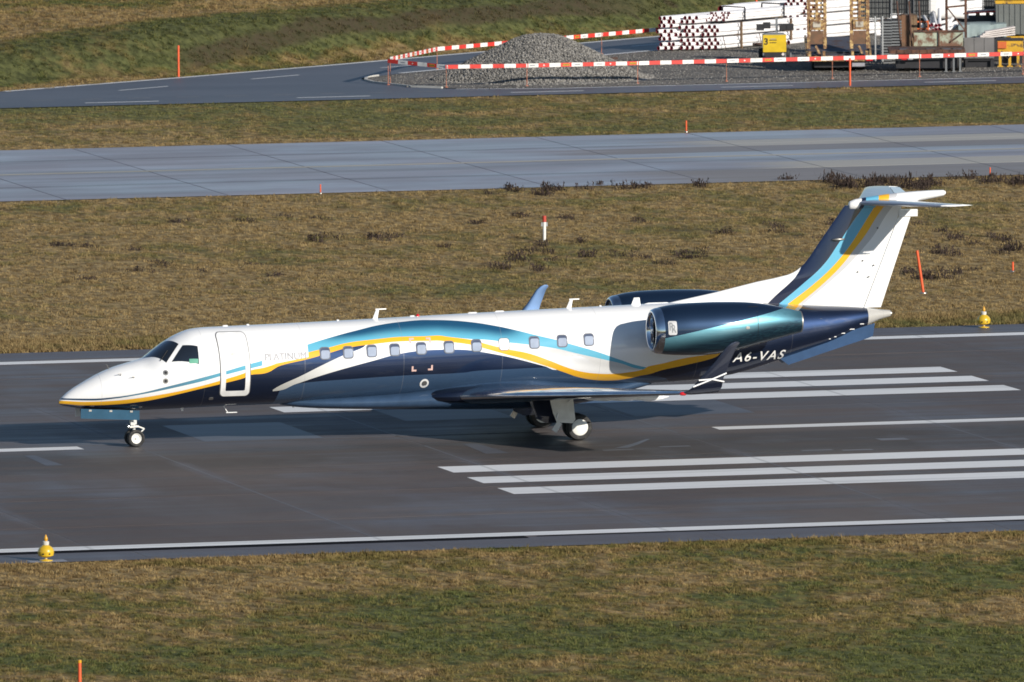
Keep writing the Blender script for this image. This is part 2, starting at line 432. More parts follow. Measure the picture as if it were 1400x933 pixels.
def scatter(n, y0, y1, keep=None, m=5.0):
    Y = nrg.uniform(y0, y1, n); a, b = view_x(Y, m); X = a+(b-a)*nrg.random(n)
    if keep is not None:
        k = keep(X, Y); X, Y = X[k], Y[k]
    return X, Y

def blades(X, Y, h0, h1, w, spread, nb):
    n = len(X); T = []
    clump = np.clip(.5+.9*np.clip(.5+.5*lumps(X*2.3, Y*2.3), 0, 1.2)*np.exp(nrg.normal(-.1, .45, n)), .25, 2.0)
    for _ in range(nb):
        a = nrg.uniform(0, 2*np.pi, n); r = spread*np.sqrt(nrg.random(n)); bx = X+r*np.cos(a); by = Y+r*np.sin(a)
        z = ground_z(bx, by)-.01
        h = nrg.uniform(h0, h1, n)*clump
        t = nrg.uniform(0, 2*np.pi, n); c, s = np.cos(t)*w, np.sin(t)*w
        la = nrg.uniform(0, 2*np.pi, n); lr = h*nrg.uniform(.2, .95, n)
        T.append(np.stack([np.stack([bx-c, by-s, z], -1), np.stack([bx+c, by+s, z], -1), np.stack([bx+lr*np.cos(la), by+lr*np.sin(la), z+h], -1)], 1))
    return np.concatenate(T)

bank_ok = lambda X, Y: (-.6*X+.8*Y-99.4) > .35
front = lambda X, Y: (Y > 116.6) & (Y < 138.1)
G = []
G.append(blades(*scatter(30000, -74, -31.55), .02, .085, .020, .10, 12))
G.append(blades(*scatter(5000, -33.2, -31.5), .03, .10, .020, .08, 9))
G.append(blades(*scatter(36000, 31.7, 91.8), .02, .085, .022, .11, 11))
G.append(blades(*scatter(3500, 141, 172, lambda X, Y: ((-.6*X+.8*Y-99.4) > .6) & ((-.6*X+.8*Y-99.4) < 3.4) & (X > 41)), .08, .28, .03, .10, 8))
G.append(blades(*scatter(8000, 31.55, 36), .05, .17, .022, .09, 9))
G.append(blades(*scatter(13000, 116.6, 138.05), .02, .075, .024, .13, 9))
G.append(blades(*scatter(52000, 140, 205, bank_ok), .025, .10, .026, .11, 8))
tag(tri_mesh('grass', np.concatenate(G), M['blades']), 'short winter grass, brown and olive, on the verges and the bank', 'grass')

# dead weeds standing in dark patches on the middle verge
def weed_patch(cx, cy, rx, ry, n, h0, h1):
    m = max(3, n//9); k = nrg.integers(0, m, n)
    CX = cx+rx*nrg.normal(0, .55, m); CY = cy+ry*nrg.normal(0, .55, m); CH = nrg.uniform(.45, 1.15, m)
    X = CX[k]+nrg.normal(0, .16, n); Y = CY[k]+nrg.normal(0, .3, n)
    return X, Y, nrg.uniform(h0, h1, n)*CH[k]
WP = [(38.3,91.0,3.2,1.0,90,.15,.42),(36.6,89.5,3,1.2,40,.1,.3),(49.8,90.4,5.5,1.8,150,.10,.50),(47.0,88.6,2.2,1.2,80,.15,.4),(52.5,88.5,4.5,3.0,110,.10,.42),
      (24.6,71.5,1.5,1.2,60,.08,.28),(23.0,80.0,3,2,40,.08,.25),(28.6,66.2,3.2,2.3,50,.06,.30),(29.8,61.0,4.2,2.6,85,.08,.35),(33.0,60.5,1.5,1.6,50,.1,.3),
      (39.8,70,4.5,3.0,70,.06,.3),(41.0,61,3.2,4,80,.08,.38),(44.5,62,3,4,75,.08,.36),(38.2,49.5,1.2,1,35,.1,.35),(40.3,52.3,1.6,1.0,40,.1,.3),(16.0,62,3.0,4,70,.06,.2),(14.8,72,3,4,50,.06,.22),(34,78,4,3,50,.08,.24)]
WT = []
for q in WP:
    X, Y, H = weed_patch(*q)
    for _ in range(6):
        bx = X+nrg.normal(0, .10, len(X)); by = Y+nrg.normal(0, .10, len(X)); z = ground_z(bx, by)
        t = nrg.uniform(0, 2*np.pi, len(X)); w = .010+.010*nrg.random(len(X)); c, s = np.cos(t)*w, np.sin(t)*w
        h = H*nrg.uniform(.4, 1.1, len(X)); lx = h*nrg.normal(0, .28, len(X)); ly = h*nrg.normal(0, .28, len(X))
        WT.append(np.stack([np.stack([bx-c, by-s, z], -1), np.stack([bx+c, by+s, z], -1), np.stack([bx+lx, by+ly, z+h], -1)], 1))
        # leaf or seed head near the tip
        e = .05; WT.append(np.stack([np.stack([bx+lx*.6-c*1.5, by+ly*.6-s*1.5, z+h*.55], -1), np.stack([bx+lx*.8+c*2.2, by+ly*.8+s*2.2, z+h*.75], -1), np.stack([bx+lx*.9-c, by+ly*.9-s, z+h*.95], -1)], 1))
tag(tri_mesh('dead_weeds', np.concatenate(WT), M['weed']), 'dark dead weeds standing in patches on the brown verge', 'weeds')

# ------------------------------------------------------------------ runway, slab by slab
SEAM0, PITCH_X = 0.02, 7.86
runway = empty('runway', (0, 0, 0), kind='structure')
def sheet(name, x0, x1, y0, y1, z, mat, parent=None, kind=None):
    b = MB(); b.poly([(x0,y0,z),(x1,y0,z),(x1,y1,z),(x0,y1,z)]); return b.build(name, mat, parent, kind=kind)
sheet('joint_bed', -900, 1200, -31.4, 31.45, -.005, M['joint'], runway)
def slab_mesh(name, L, Wd, mat, gap=.022, t=.004, n=1):
    b = MB(); x, y = L/2-gap, Wd/2-gap; e = min(.012, t)
    b.loft([[(-x,-y,-t),(x,-y,-t),(x,y,-t),(-x,y,-t)],[(-x,-y,-t/2),(x,-y,-t/2),(x,y,-t/2),(-x,y,-t/2)],[(-x+e,-y+e,0),(x-e,-y+e,0),(x-e,y-e,0),(-x+e,y-e,0)]], True, False, True)
    o = b.build(name, mat); return o
lanes = [(-31.35,-28.85),(-28.85,-22.5),(-22.5,-15.0),(-15.0,-7.5),(-7.5,.55),(.55,6.2),(6.2,14.0),(14.0,22.5),(22.5,28.85),(28.85,31.4)]
for li, (y0, y1) in enumerate(lanes):
    proto = None
    xs = [SEAM0+PITCH_X*k+( .9 if li in (0, 9) else 0) for k in range(-5, 8)]
    for k, xa in enumerate(xs):
        L = PITCH_X
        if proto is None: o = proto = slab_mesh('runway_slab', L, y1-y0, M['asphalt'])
        else: o = proto.copy(); COL.objects.link(o)
        o.parent = runway; o.location = (xa+L/2, (y0+y1)/2, 0)
    # beyond the frame the same surface carries on in long sheets
    xe = xs[-1]+PITCH_X
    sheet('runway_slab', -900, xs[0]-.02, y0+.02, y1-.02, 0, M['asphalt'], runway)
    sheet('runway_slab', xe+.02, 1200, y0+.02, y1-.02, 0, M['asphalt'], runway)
# pale repair patch beside the centreline
n_ = NT('pale_patch_asphalt'); P_ = n_.pos()
n_.set(base=n_.mix(n_.ramp(n_.noise(P_, .8, 4, .6, stretch=(.2,1,1)), .3, .7), (.085,.088,.102), (.12,.124,.145)), rough=.5, spec=.4); M['patch'] = n_.mat
n_ = NT('grey_patch_asphalt'); P_ = n_.pos(); n_.set(base=n_.mix(n_.ramp(n_.noise(P_, .8, 4, .6, stretch=(.2,1,1)), .3, .7), (.080,.080,.092), (.105,.107,.124)), rough=.55, spec=.35); M['patch2'] = n_.mat
b = MB(); b.poly([(2.25,.75,.004),(5.75,.75,.004),(5.75,6.05,.004),(2.25,6.05,.004)]); b.build('repair_patch', M['patch'], runway)
for x0, x1, y0, y1 in ((9.3,12.6,5.2,8.9),(16.0,19.6,4.5,8.9),(-12,-4,8,13.8)):
    sheet('repair_patch', x0, x1, y0, y1, .002, M['patch2'], runway)
sheet('longitudinal_joint', -6, 9.6, .60, .72, .0035, M['old_mark'], runway); sheet('longitudinal_joint', 9.7, 40, .60, .66, .0035, M['joint'], runway)
for x, y, l in ((-3.7,-3.3,.5),(8.9,-3.8,.7)):
    b = MB(); b.poly([(x,y-1.7,.0038),(x+l,y-1.7,.0038),(x+l*.8,y+1.5,.0038),(x+l*.2,y+1.5,.0038)]); b.build('scuff_mark', M['patch2'], runway)
b = MB(); b.poly([(12.75,-5.1,.0042),(13.2,-5.0,.0042),(13.75,-4.1,.0042),(14.5,-2.6,.0042),(14.4,-2.55,.0042),(13.6,-3.9,.0042),(13.1,-4.6,.0042)]); b.build('scuff_mark', M['patch'], runway)
# crack sealing bands along some joints: pale lines across the runway
for x, y0, y1 in ((.02,-28,-1.2),(7.88,.6,9),(15.74,-22,-8),(23.6,-28,-4),(-7.8,4,20),(7.88,-14,-2.5),(15.74,-1,6.5),(23.6,-4,3),(31.4,-26,-9)):
    sheet('sealed_joint', x-.035, x+.035, y0, y1, .0035, M['old_mark'], runway)
# painted markings, each stripe on its own
def mark(name, x0, x1, y0, y1, mat=None, z=.004):
    return sheet(name, x0, x1, y0, y1, z, mat or M['white_mark'], runway)
for k in range(3):
    mark('touchdown_stripe', 6.62, 29.03, -8.85-3.3*k-1.81, -8.85-3.3*k)
    mark('touchdown_stripe', 6.62, 29.03, 17.44-3.3*k-1.81, 17.44-3.3*k)
for k in range(-6, 9):
    mark('centreline_dash', 17.15+48.7*k, 17.15+48.7*k+30, -.45, .45)
mark('edge_line', -900, 1200, -28.55, -27.62); mark('edge_line', -900, 1200, 27.45, 28.38)
mark('old_paint_mark', 20.6, 21.45, -5.2, -4.55, M['old_mark'])
for x, y in ((12.3,-5.7),(14.1,-5.2),(17.6,-7.6),(18.7,-7.9)):
    mark('paint_smear', x, x+.9, y, y+.3, M['old_mark'])
# near-black strips: shade of the groove along the near edge, painted flat
mark('groove_shade_strip', -60, 3.9, -29.2, -28.58, M['slot'], .0045)
mark('groove_shade_strip', 4.2, 40, -28.9, -28.7, M['slot'], .0045)

# ------------------------------------------------------------------ taxiway of square slabs
taxiway = empty('taxiway', (0, 0, 0), kind='structure')
sheet('joint_bed', -900, 1200, 92.0, 116.2, -.006, M['joint_dark'], taxiway)
TL = [(92.0, 98.0), (98.0, 104.2), (104.2, 110.4), (110.4, 116.2)]
for y0, y1 in TL:
    proto = None
    for k in range(-4, 14):
        if proto is None: o = proto = slab_mesh('concrete_slab', 5.83, y1-y0, M['concrete'], gap=.028, t=.006)
        else: o = proto.copy(); COL.objects.link(o)
        o.parent = taxiway; o.location = (19.25+5.83*k+2.915, (y0+y1)/2, 0)
    sheet('concrete_slab', -900, 19.25-4*5.83-.05, y0+.05, y1-.05, 0, M['concrete'], taxiway)
    sheet('concrete_slab', 19.25+14*5.83+.05, 1200, y0+.05, y1-.05, 0, M['concrete'], taxiway)
sheet('taxiway_centreline', -900, 1200, 103.98, 104.44, .004, M['yellow_mark'], taxiway)

# ------------------------------------------------------------------ roads and the gravel yard between them
road = empty('road', (0, 0, 0), kind='structure')
b = MB()
b.poly([(-500,138.2,.0),(900,138.2,.0),(900,141.75,.0),(50.3,141.72,.0),(46.4,142.7,.0),(44.97,144.2,.0),(44.5,146.1,.0),(44.25,147.2,.0),(44.25,148.5,.0),(44.5,150.0,.0),(46.66,152.1,.0),
        (46.66+.8*300,152.1+.6*300,.0),(46.66+.8*300-.6*5.4,152.1+.6*300+.8*5.4,.0),(45.7,158.4,.0),(37.8,152.9,.0),(29.4,147.4,.0),(20,142.6,.0),(8,141.7,.0),(-500,141.7,.0)])
b.build('road_surface', M['road'], road)
def ribbon(name, pts, w, z, mat, parent):
    b = MB(); L = []; R = []
    for i, p in enumerate(pts):
        d = Vector(pts[min(i+1, len(pts)-1)])-Vector(pts[max(i-1, 0)]); d.normalize(); nrm = Vector((-d.y, d.x))*w/2
        L.append((p[0]+nrm.x, p[1]+nrm.y, z)); R.append((p[0]-nrm.x, p[1]-nrm.y, z))
    a = b.ring(L); c = b.ring(R); b.bridge(a, c, False); return b.build(name, mat, parent)
ribbon('edge_marking', [(29.6,147.35),(37.85,152.72),(45.7,158.2),(57.5,167.0),(100,198.9)], .34, .004, M['road_mark'], road)
ribbon('edge_marking', [(46.66,152.3),(57.1,160.1),(100,192.3)], .30, .004, M['road_mark'], road)
ribbon('edge_marking', [(46.4,142.55),(50.3,141.6),(120,141.62)], .24, .004, M['road_mark'], road)
for k in range(8):
    p = Vector((33.9,146.3))+Vector((.81,.586))*7.9*k
    if 1 < k < 2: continue
    ribbon('dash_marking', [tuple(p), tuple(p+Vector((.81,.586))*2.9)], .16, .004, M['road_mark'], road)
for x0 in (31.05, 39.4, 47.9, 56.3, 64.5, 72.9): ribbon('dash_marking', [(x0,139.85),(x0+2.9,139.85)], .24, .004, M['road_mark'], road)
for k in range(-2, 20):
    ribbon('short_dash', [(29.4+1.9*k,141.35+(.9-.06*k if k < 9 else .1)*.6),(30.3+1.9*k,141.33+(.9-.06*k if k < 9 else .1)*.6)], .16, .004, M['old_road'], road)
yard = MB()
yard.poly([(50.3,141.85,.012),(900,141.85,.012),(900,400,.012),(46.66+.8*300,151.9+.6*300,.012),(46.66,151.9,.012),(44.62,150.0,.012),(44.4,148.4,.012),(44.4,147.2,.012),(44.65,146.1,.012),(45.1,144.3,.012),(46.5,142.85,.012)])
yard.build('gravel_yard', M['gravel'], kind='structure')
# white kerb round the tip of the yard
kb = MB(); kp = [(45.4,150.85),(44.75,150.1),(44.3,148.5),(44.3,147.15),(44.55,146.1),(45.05,144.2),(46.0,143.1)]
for a, c in zip(kp, kp[1:]): kb.bar((*a,.03), (*c,.03), .11, .07)
kb.build('kerb', paint('white_kerb_stone', (.48,.47,.44), .8), kind='structure')
# loose stones lying on the yard
def stones(X, Y, Z, r):
    n = len(X); T = []
    D = np.array([(1,0,0),(0,1,0),(-1,0,0),(0,-1,0),(0,0,1),(0,0,-1)], float)
    Fc = [(0,1,4),(1,2,4),(2,3,4),(3,0,4),(1,0,5),(2,1,5),(3,2,5),(0,3,5)]
    P = D[None]*r[:,None,None]*nrg.uniform(.55, 1.2, (n,6,1))+nrg.normal(0, .18, (n,6,3))*r[:,None,None]
    a = nrg.uniform(0, 2*np.pi, n); c, s = np.cos(a)[:,None], np.sin(a)[:,None]
    P = np.stack([P[...,0]*c-P[...,1]*s, P[...,0]*s+P[...,1]*c, P[...,2]*.8], -1)+np.stack([X, Y, Z], -1)[:,None]
    return P, Fc
def stone_mesh(name, X, Y, Z, r, mat, parent=None):
    P, Fc = stones(X, Y, Z, r); n = len(X); me = bpy.data.meshes.new(name)
    V = P.reshape(-1, 3); F = (np.arange(n)[:,None,None]*6+np.array(Fc)[None]).reshape(-1, 3)
    me.vertices.add(len(V)); me.vertices.foreach_set('co', V.astype(np.float32).ravel())
    me.loops.add(len(F)*3); me.loops.foreach_set('vertex_index', F.astype(np.int32).ravel())
    me.polygons.add(len(F)); me.polygons.foreach_set('loop_start', np.arange(0, len(F)*3, 3, dtype=np.int32))
    me.update(calc_edges=True); me.materials.append(mat)
    o = bpy.data.objects.new(name, me); COL.objects.link(o); o['kind'] = 'stuff'
    if parent is not None: o.parent = parent
    return o
n = 16000; X = nrg.uniform(44.5, 82, n); Y = nrg.uniform(141.9, 172, n)
k = ((-.6*X+.8*Y) < 93.2) & ~((X < 46.6) & (Y < 144)); X, Y = X[k], Y[k]
tag(stone_mesh('loose_stones', X, Y, np.full(len(X), .02), nrg.uniform(.015, .04, len(X)), M['stone']), 'loose stones strewn over the gravel yard', 'stones')
# the heap
HC = (51.2, 147.7)
def heap_z(X, Y):
    d = np.hypot((X-HC[0])/4.1, (Y-HC[1])/4.0); a = np.arctan2(Y-HC[1], X-HC[0])
    e = d*(1+.07*np.sin(3*a+.6)+.05*np.sin(5*a+2))
    return 2.02*np.clip(1-e, 0, 1)**.98*(1-.14*np.exp(-(e/.13)**2))
heap = empty('gravel_heap', (*HC, 0), label='heap of grey crushed stone behind the front barrier', cat='gravel heap')
hb = MB(); R = []
for i in range(22):
    d = i/21*1.12
    ring = []
    for j in range(56):
        a = 2*math.pi*j/56; x = HC[0]+4.1*d*math.cos(a); y = HC[1]+4.0*d*math.sin(a)
        ring.append((x-HC[0], y-HC[1], float(heap_z(x, y))-.015+rng.uniform(-.02, .02)))
    R.append(hb.ring(ring))
for p, q in zip(R, R[1:]): hb.bridge(p, q)
hb.build('heap_body', M['heapcore'], heap, smooth=60)
n = 22000; d = np.sqrt(nrg.random(n))*1.08; a = nrg.uniform(0, 2*np.pi, n)
X = HC[0]+4.1*d*np.cos(a); Y = HC[1]+4.0*d*np.sin(a)
stone_mesh('heap_stones', X-HC[0], Y-HC[1], heap_z(X, Y)+.01, nrg.uniform(.022, .062, n), M['stone'], heap)
# ---- fuselage sections: X, top Z, bottom Z, half width ----
FUS = [(-2.17,1.36,1.27,.05),(-2.10,1.44,1.24,.12),(-1.88,1.63,1.19,.25),(-1.51,1.85,1.12,.42),(-1.05,2.09,1.085,.585),
(-.55,2.29,1.06,.725),(-.04,2.425,1.035,.84),(.28,2.515,1.035,.90),(.60,2.745,1.04,.955),(.92,2.965,1.045,1.0),(1.25,3.15,1.05,1.045),
(1.66,3.295,1.06,1.085),(1.98,3.332,1.065,1.105),(2.49,3.345,1.075,1.13),(3.82,3.37,1.09,1.14),(6.0,3.415,1.135,1.14),(8.54,3.485,1.2,1.14),
(11.5,3.56,1.27,1.14),(14.1,3.62,1.335,1.14),(15.6,3.655,1.38,1.13),(16.5,3.665,1.42,1.1),(17.44,3.65,1.52,1.04),(18.4,3.60,1.735,.92),(19.16,3.55,1.96,.80),(20.0,3.485,2.2,.65),
(20.51,3.45,2.345,.56),(21.19,3.405,2.62,.42),(21.73,3.35,2.86,.27),(22.05,3.30,3.0,.17),(22.38,3.265,3.085,.10)]
_FX = np.array([q[0] for q in FUS]); _FT = np.array([q[1] for q in FUS]); _FB = np.array([q[2] for q in FUS]); _FW = np.array([q[3] for q in FUS])

def pchip(x, y, t):
    x = np.asarray(x, float); y = np.asarray(y, float); t = np.clip(np.asarray(t, float), x[0], x[-1])
    h = np.diff(x); d = np.diff(y)/h
    m = np.zeros(len(x)); m[0] = d[0]; m[-1] = d[-1]
    for i in range(1, len(x)-1):
        if d[i-1]*d[i] > 0:
            w1 = 2*h[i]+h[i-1]; w2 = h[i]+2*h[i-1]
            m[i] = (w1+w2)/(w1/d[i-1]+w2/d[i])
    i = np.clip(np.searchsorted(x, t)-1, 0, len(x)-2)
    s = (t-x[i])/h[i]
    return (2*s**3-3*s**2+1)*y[i]+(s**3-2*s**2+s)*h[i]*m[i]+(-2*s**3+3*s**2)*y[i+1]+(s**3-s**2)*h[i]*m[i+1]

def fus(X):
    t = pchip(_FX, _FT, X); b = pchip(_FX, _FB, X); w = pchip(_FX, _FW, X)
    return (t+b)/2, (t-b)/2, w          # centre z, half height, half width

def fus_pt(X, Z, off=0.0, side=-1):
    """Point of the fuselage skin at station X and height Z on one side, pushed out by off."""
    zc, rz, w = fus(X)
    c = max(-.999, min(.999, (Z-zc)/rz)); s = math.sqrt(1-c*c)
    ny, nz = s/w, c/rz; l = math.hypot(ny, nz)
    return (X, side*(w*s+off*ny/l), Z+off*nz/l)
# ================================================================== the jet (nose wheel on the ground at the origin, tail towards +X)
# paint lines measured along the left side: (station, height)
SW_TOP = [(-2.10,1.443),(-1.35,1.439),(-0.71,1.480),(-0.06,1.577),(0.55,1.712),(1.26,1.877),(1.80,2.009),(2.27,2.124),(3.00,2.318),(3.53,2.445),(4.03,2.599),(4.84,2.836),(5.70,3.046),(6.43,3.193),(7.16,3.316),(7.88,3.379),(8.44,3.402),(8.57,3.399),(9.11,3.381),(9.76,3.320),(10.42,3.210),(11.07,3.060),(11.51,2.941),(12.18,2.771),(12.64,2.627),(13.33,2.415),(14.03,2.158),(14.76,1.926)]
SW_BOT = [(-2.11,1.397),(-1.34,1.384),(-0.70,1.434),(-0.06,1.532),(0.56,1.643),(1.27,1.786),(1.80,1.900),(2.27,2.025),(3.00,2.194),(3.53,2.304),(4.02,2.446),(4.86,2.628),(5.51,2.754),(6.08,2.867),(6.82,2.933),(7.75,2.986),(8.30,2.981),(8.67,2.993),(8.98,2.951),(9.66,2.869),(10.12,2.835),(10.66,2.755),(11.57,2.634),(12.17,2.529),(12.63,2.408),(13.33,2.234),(14.04,2.056),(14.77,1.845)]
YE_TOP = [(-2.12,1.371),(-1.55,1.347),(-0.70,1.373),(-0.05,1.439),(0.57,1.527),(1.06,1.607),(1.72,1.751),(2.28,1.897),(3.00,2.104),(3.19,2.181),(3.53,2.232),(4.02,2.380),(4.86,2.628),(5.51,2.754),(6.08,2.867),(6.82,2.933),(7.75,2.986),(8.30,2.981),(8.67,2.993),(8.98,2.951),(9.66,2.847),(10.10,2.718),(10.65,2.571),(11.24,2.443),(11.94,2.197),(12.42,1.998),(12.91,1.843),(13.39,1.765),(13.86,1.740),(14.32,1.773),(14.77,1.854),(14.85,1.921),(15.31,2.010),(15.99,2.151),(16.88,2.250)]
YE_BOT = [(-2.12,1.281),(-1.54,1.238),(-0.67,1.257),(-0.03,1.320),(0.58,1.418),(1.07,1.522),(1.73,1.672),(2.29,1.796),(3.01,1.968),(3.19,2.046),(3.53,2.066),(4.02,2.278),(4.85,2.445),(5.50,2.602),(6.06,2.730),(6.80,2.806),(7.73,2.859),(8.28,2.853),(8.65,2.852),(8.96,2.814),(9.64,2.709),(10.09,2.578),(10.64,2.415),(11.25,2.240),(11.96,1.999),(12.44,1.824),(12.95,1.649),(13.44,1.558),(13.92,1.530),(14.37,1.575),(14.81,1.669),(14.90,1.679),(15.34,1.810),(16.02,1.940),(16.89,2.144)]
BL_UP = [(3.81,1.541),(4.71,2.001),(5.39,2.319),(5.95,2.546),(6.52,2.748)]
BL_LO = [(3.82,1.536),(4.50,1.731),(5.17,1.942),(5.85,2.126),(6.77,2.347),(7.47,2.505),(8.16,2.587),(8.85,2.599),(8.94,2.596),(9.40,2.579),(9.86,2.513),(10.32,2.425),(10.78,2.322),(11.25,2.195),(11.86,2.016),(12.20,1.912)]
F_NAVY0 = [(3.63,18.767),(4.59,19.731),(4.7,19.74),(6.5,19.74)]
F_A = [(3.62,19.141),(4.06,19.705),(4.62,20.363),(5.24,20.835),(5.91,21.307),(6.18,21.519),(6.35,21.614)]
F_B = [(3.61,19.422),(4.05,20.032),(4.57,20.644),(5.10,21.115),(5.63,21.493),(5.99,21.729),(6.23,21.894)]
F_C = [(3.60,19.749),(4.08,20.360),(4.61,20.925),(5.05,21.302),(5.45,21.633),(5.98,21.987),(6.23,22.176)]
F_D = [(3.60,19.890),(4.08,20.501),(4.60,21.113),(5.04,21.537),(5.44,21.891),(5.98,22.245),(6.22,22.434)]
LOWER_REFLECTION = [(4.12,1.664),(4.73,1.757),(6.33,1.837),(7.71,1.887),(9.55,1.924),(9.64,1.944),(11.03,1.985),(11.86,2.001),(12.88,2.008)]  # upper edge of the painted-in hull reflection

WHITE = (.80,.80,.80); NAVY = (.009,.016,.045); YELLOW = (.80,.42,.025); CYAN = (.13,.42,.60); RIB = (.115,.40,.55); DEEP = (.014,.075,.155)

def fin_stripes(n, X, Z, c, mask=None):
    def fc(pts):
        (z0, x0), (z1, x1) = pts[0], pts[1]
        lo = [(3.0, x0+(3.0-z0)*(x1-x0)/(z1-z0))]
        (z0, x0), (z1, x1) = pts[-2], pts[-1]
        return n.curve(Z, lo+list(pts)+[(6.9, x1+(6.9-z1)*(x1-x0)/(z1-z0))], 3.0, 7.0, 17.5, 24.0)
    a0, a, b_, c_, d_ = (fc(q) for q in (F_NAVY0, F_A, F_B, F_C, F_D))
    m = mask if mask is not None else 1.0
    band = lambda lo, hi: n.mul(n.gt(X, lo), n.lt(X, hi), m)
    if mask is None: c = n.mix(band(a0, a), c, NAVY)
    c = n.mix(band(a, b_), c, CYAN); c = n.mix(band(b_, c_), c, YELLOW); c = n.mix(band(c_, d_), c, (.52,.52,.53))
    return c

def m_livery():
    n = NT('fuselage_livery'); P = n.pos(False); X, Y, Z = n.xyz(P)[:3]
    cv = lambda pts: n.curve(X, pts, -2.3, 22.7, .5, 4.5)
    st = cv(SW_TOP+[(15.6,1.80),(16.2,1.5),(22.7,1.5)]); sb = cv(SW_BOT+[(15.6,1.80),(16.2,1.5),(22.7,1.5)])
    yt = cv(YE_TOP+[(17.05,2.27),(17.5,2.6),(18.3,3.3),(18.8,3.9),(19.1,4.45),(22.7,4.45)])
    yb = cv(YE_BOT+[(17.0,2.24),(17.5,2.6),(18.3,3.3),(18.8,3.9),(19.1,4.45),(22.7,4.45)])
    bu = cv([(-2.3,.6),(3.7,.6)]+BL_UP+[(6.62,2.9),(6.75,4.4),(22.7,4.4)])
    bl = cv([(-2.3,4.4),(3.70,4.4)]+BL_LO+[(12.3,2.2),(12.45,4.4),(22.7,4.4)])
    c = n.mix(0.0, WHITE, WHITE)
    # silver fade below the ribbon
    sil = n.mul(n.ramp(n.math('DIVIDE', n.math('SUBTRACT', Z, yt), n.math('MAXIMUM', n.math('SUBTRACT', sb, yt), .05)), .15, .75), n.ramp(X, 10.6, 12.6), n.lt(X, 16.3), n.lt(Z, sb))
    c = n.mix(n.mul(sil, .75), c, (.46,.46,.46))
    # ribbon, deep blue above fading to cyan
    t = n.math('DIVIDE', n.math('SUBTRACT', Z, sb), n.math('MAXIMUM', n.math('SUBTRACT', st, sb), .03))
    t = n.mul(t, n.ramp(X, 4.6, 6.6), n.ramp(X, 11.6, 10.4))
    rib = n.mix(n.ramp(t, .02, .80), RIB, DEEP)
    rib = n.mix(n.ramp(X, 3.2, .4), rib, (.085,.19,.27))
    rib = n.mix(n.ramp(X, .0, -1.0), rib, (.03,.06,.11))
    c = n.mix(n.mul(n.gt(Z, sb), n.lt(Z, st)), c, rib)
    c = n.mix(n.mul(n.gt(Z, yb), n.lt(Z, yt)), c, YELLOW)
    # white name panel
    box = n.mul(n.gt(X, 3.50), n.lt(X, 4.86), n.gt(Z, n.math('MULTIPLY_ADD', X, .16, 1.72)), n.lt(Z, 3.0))
    c = n.mix(box, c, WHITE)
    navy = n.lt(Z, yb)
    blade = n.mul(n.gt(Z, bl), n.lt(Z, bu))
    # mirror reflection on the lower hull, painted as lighter blue below a line
    low = n.mul(n.lt(Z, cv([(-2.3,.6),(3.75,.6)]+LOWER_REFLECTION+[(12.9,1.95),(15.5,1.55),(16.5,.6)])), n.lt(Z, n.math('ADD', yb, .0)))
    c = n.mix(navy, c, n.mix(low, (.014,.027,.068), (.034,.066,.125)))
    c = n.mix(n.mul(blade, navy), c, n.mix(n.ramp(X, 3.9, 6.6), (.42,.42,.40), WHITE))
    c = fin_stripes(n, X, Z, c, n.mul(n.gt(Z, 3.26), n.gt(X, 18.6), n.lt(X, 19.95)))
    # belly stays navy under the nose; bare-metal cone at the very tail
    c = n.mix(n.gt(X, 21.66), c, (.42,.41,.39))
    # panel joints
    fr = n.math('ABSOLUTE', n.math('SUBTRACT', n.math('FRACT', n.math('DIVIDE', n.math('ADD', X, 40.2), 2.9)), .5))
    dirt = n.noise(P, 3.0, 5, .65, stretch=(.3, 1, 1))
    c = n.mix(n.mul(n.lt(fr, .0022), .35), c, (.25,.25,.26))
    c = n.mix(n.ramp(dirt, .55, .8, 0, .10), c, (.35,.33,.30))
    flake = n.mul(navy, n.math('SUBTRACT', 1.0, blade), n.math('SUBTRACT', 1.0, low), n.lt(X, 21.66))
    n.set(base=c, rough=n.math('ADD', n.math('MULTIPLY_ADD', dirt, .12, .22), n.mul(flake, .18)), metal=n.mul(flake, .8), coat=1.0, coatr=.035, spec=.12)
    return n.mat

def m_fin():
    n = NT('fin_livery'); P = n.pos(False); X, Y, Z = n.xyz(P)[:3]
    c = fin_stripes(n, X, Z, n.mix(0.0, WHITE, WHITE))
    d = n.noise(P, 2.2, 5, .65, stretch=(1, 1, .4)); c = n.mix(n.ramp(d, .55, .8, 0, .1), c, (.4,.39,.37))
    n.set(base=c, rough=.3, coat=1.0, coatr=.05, spec=.12); return n.mat

def m_nacelle():
    n = NT('nacelle_livery'); P = n.pos(False); X, Y, Z = n.xyz(P)[:3]
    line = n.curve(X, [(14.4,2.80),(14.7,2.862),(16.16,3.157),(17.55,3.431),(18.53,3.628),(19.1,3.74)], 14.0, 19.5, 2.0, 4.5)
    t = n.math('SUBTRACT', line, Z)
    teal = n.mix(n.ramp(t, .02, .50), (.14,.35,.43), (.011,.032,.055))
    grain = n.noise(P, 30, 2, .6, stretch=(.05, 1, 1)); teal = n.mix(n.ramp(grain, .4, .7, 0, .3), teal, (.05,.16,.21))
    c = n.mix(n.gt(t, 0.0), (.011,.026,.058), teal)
    n.set(base=c, rough=.44, metal=.6, coat=1.0, coatr=.06, spec=.15); return n.mat

def m_glass(name, col, rough=.04):
    n = NT(name); n.set(base=col, rough=rough, coat=1.0, spec=.8); return n.mat

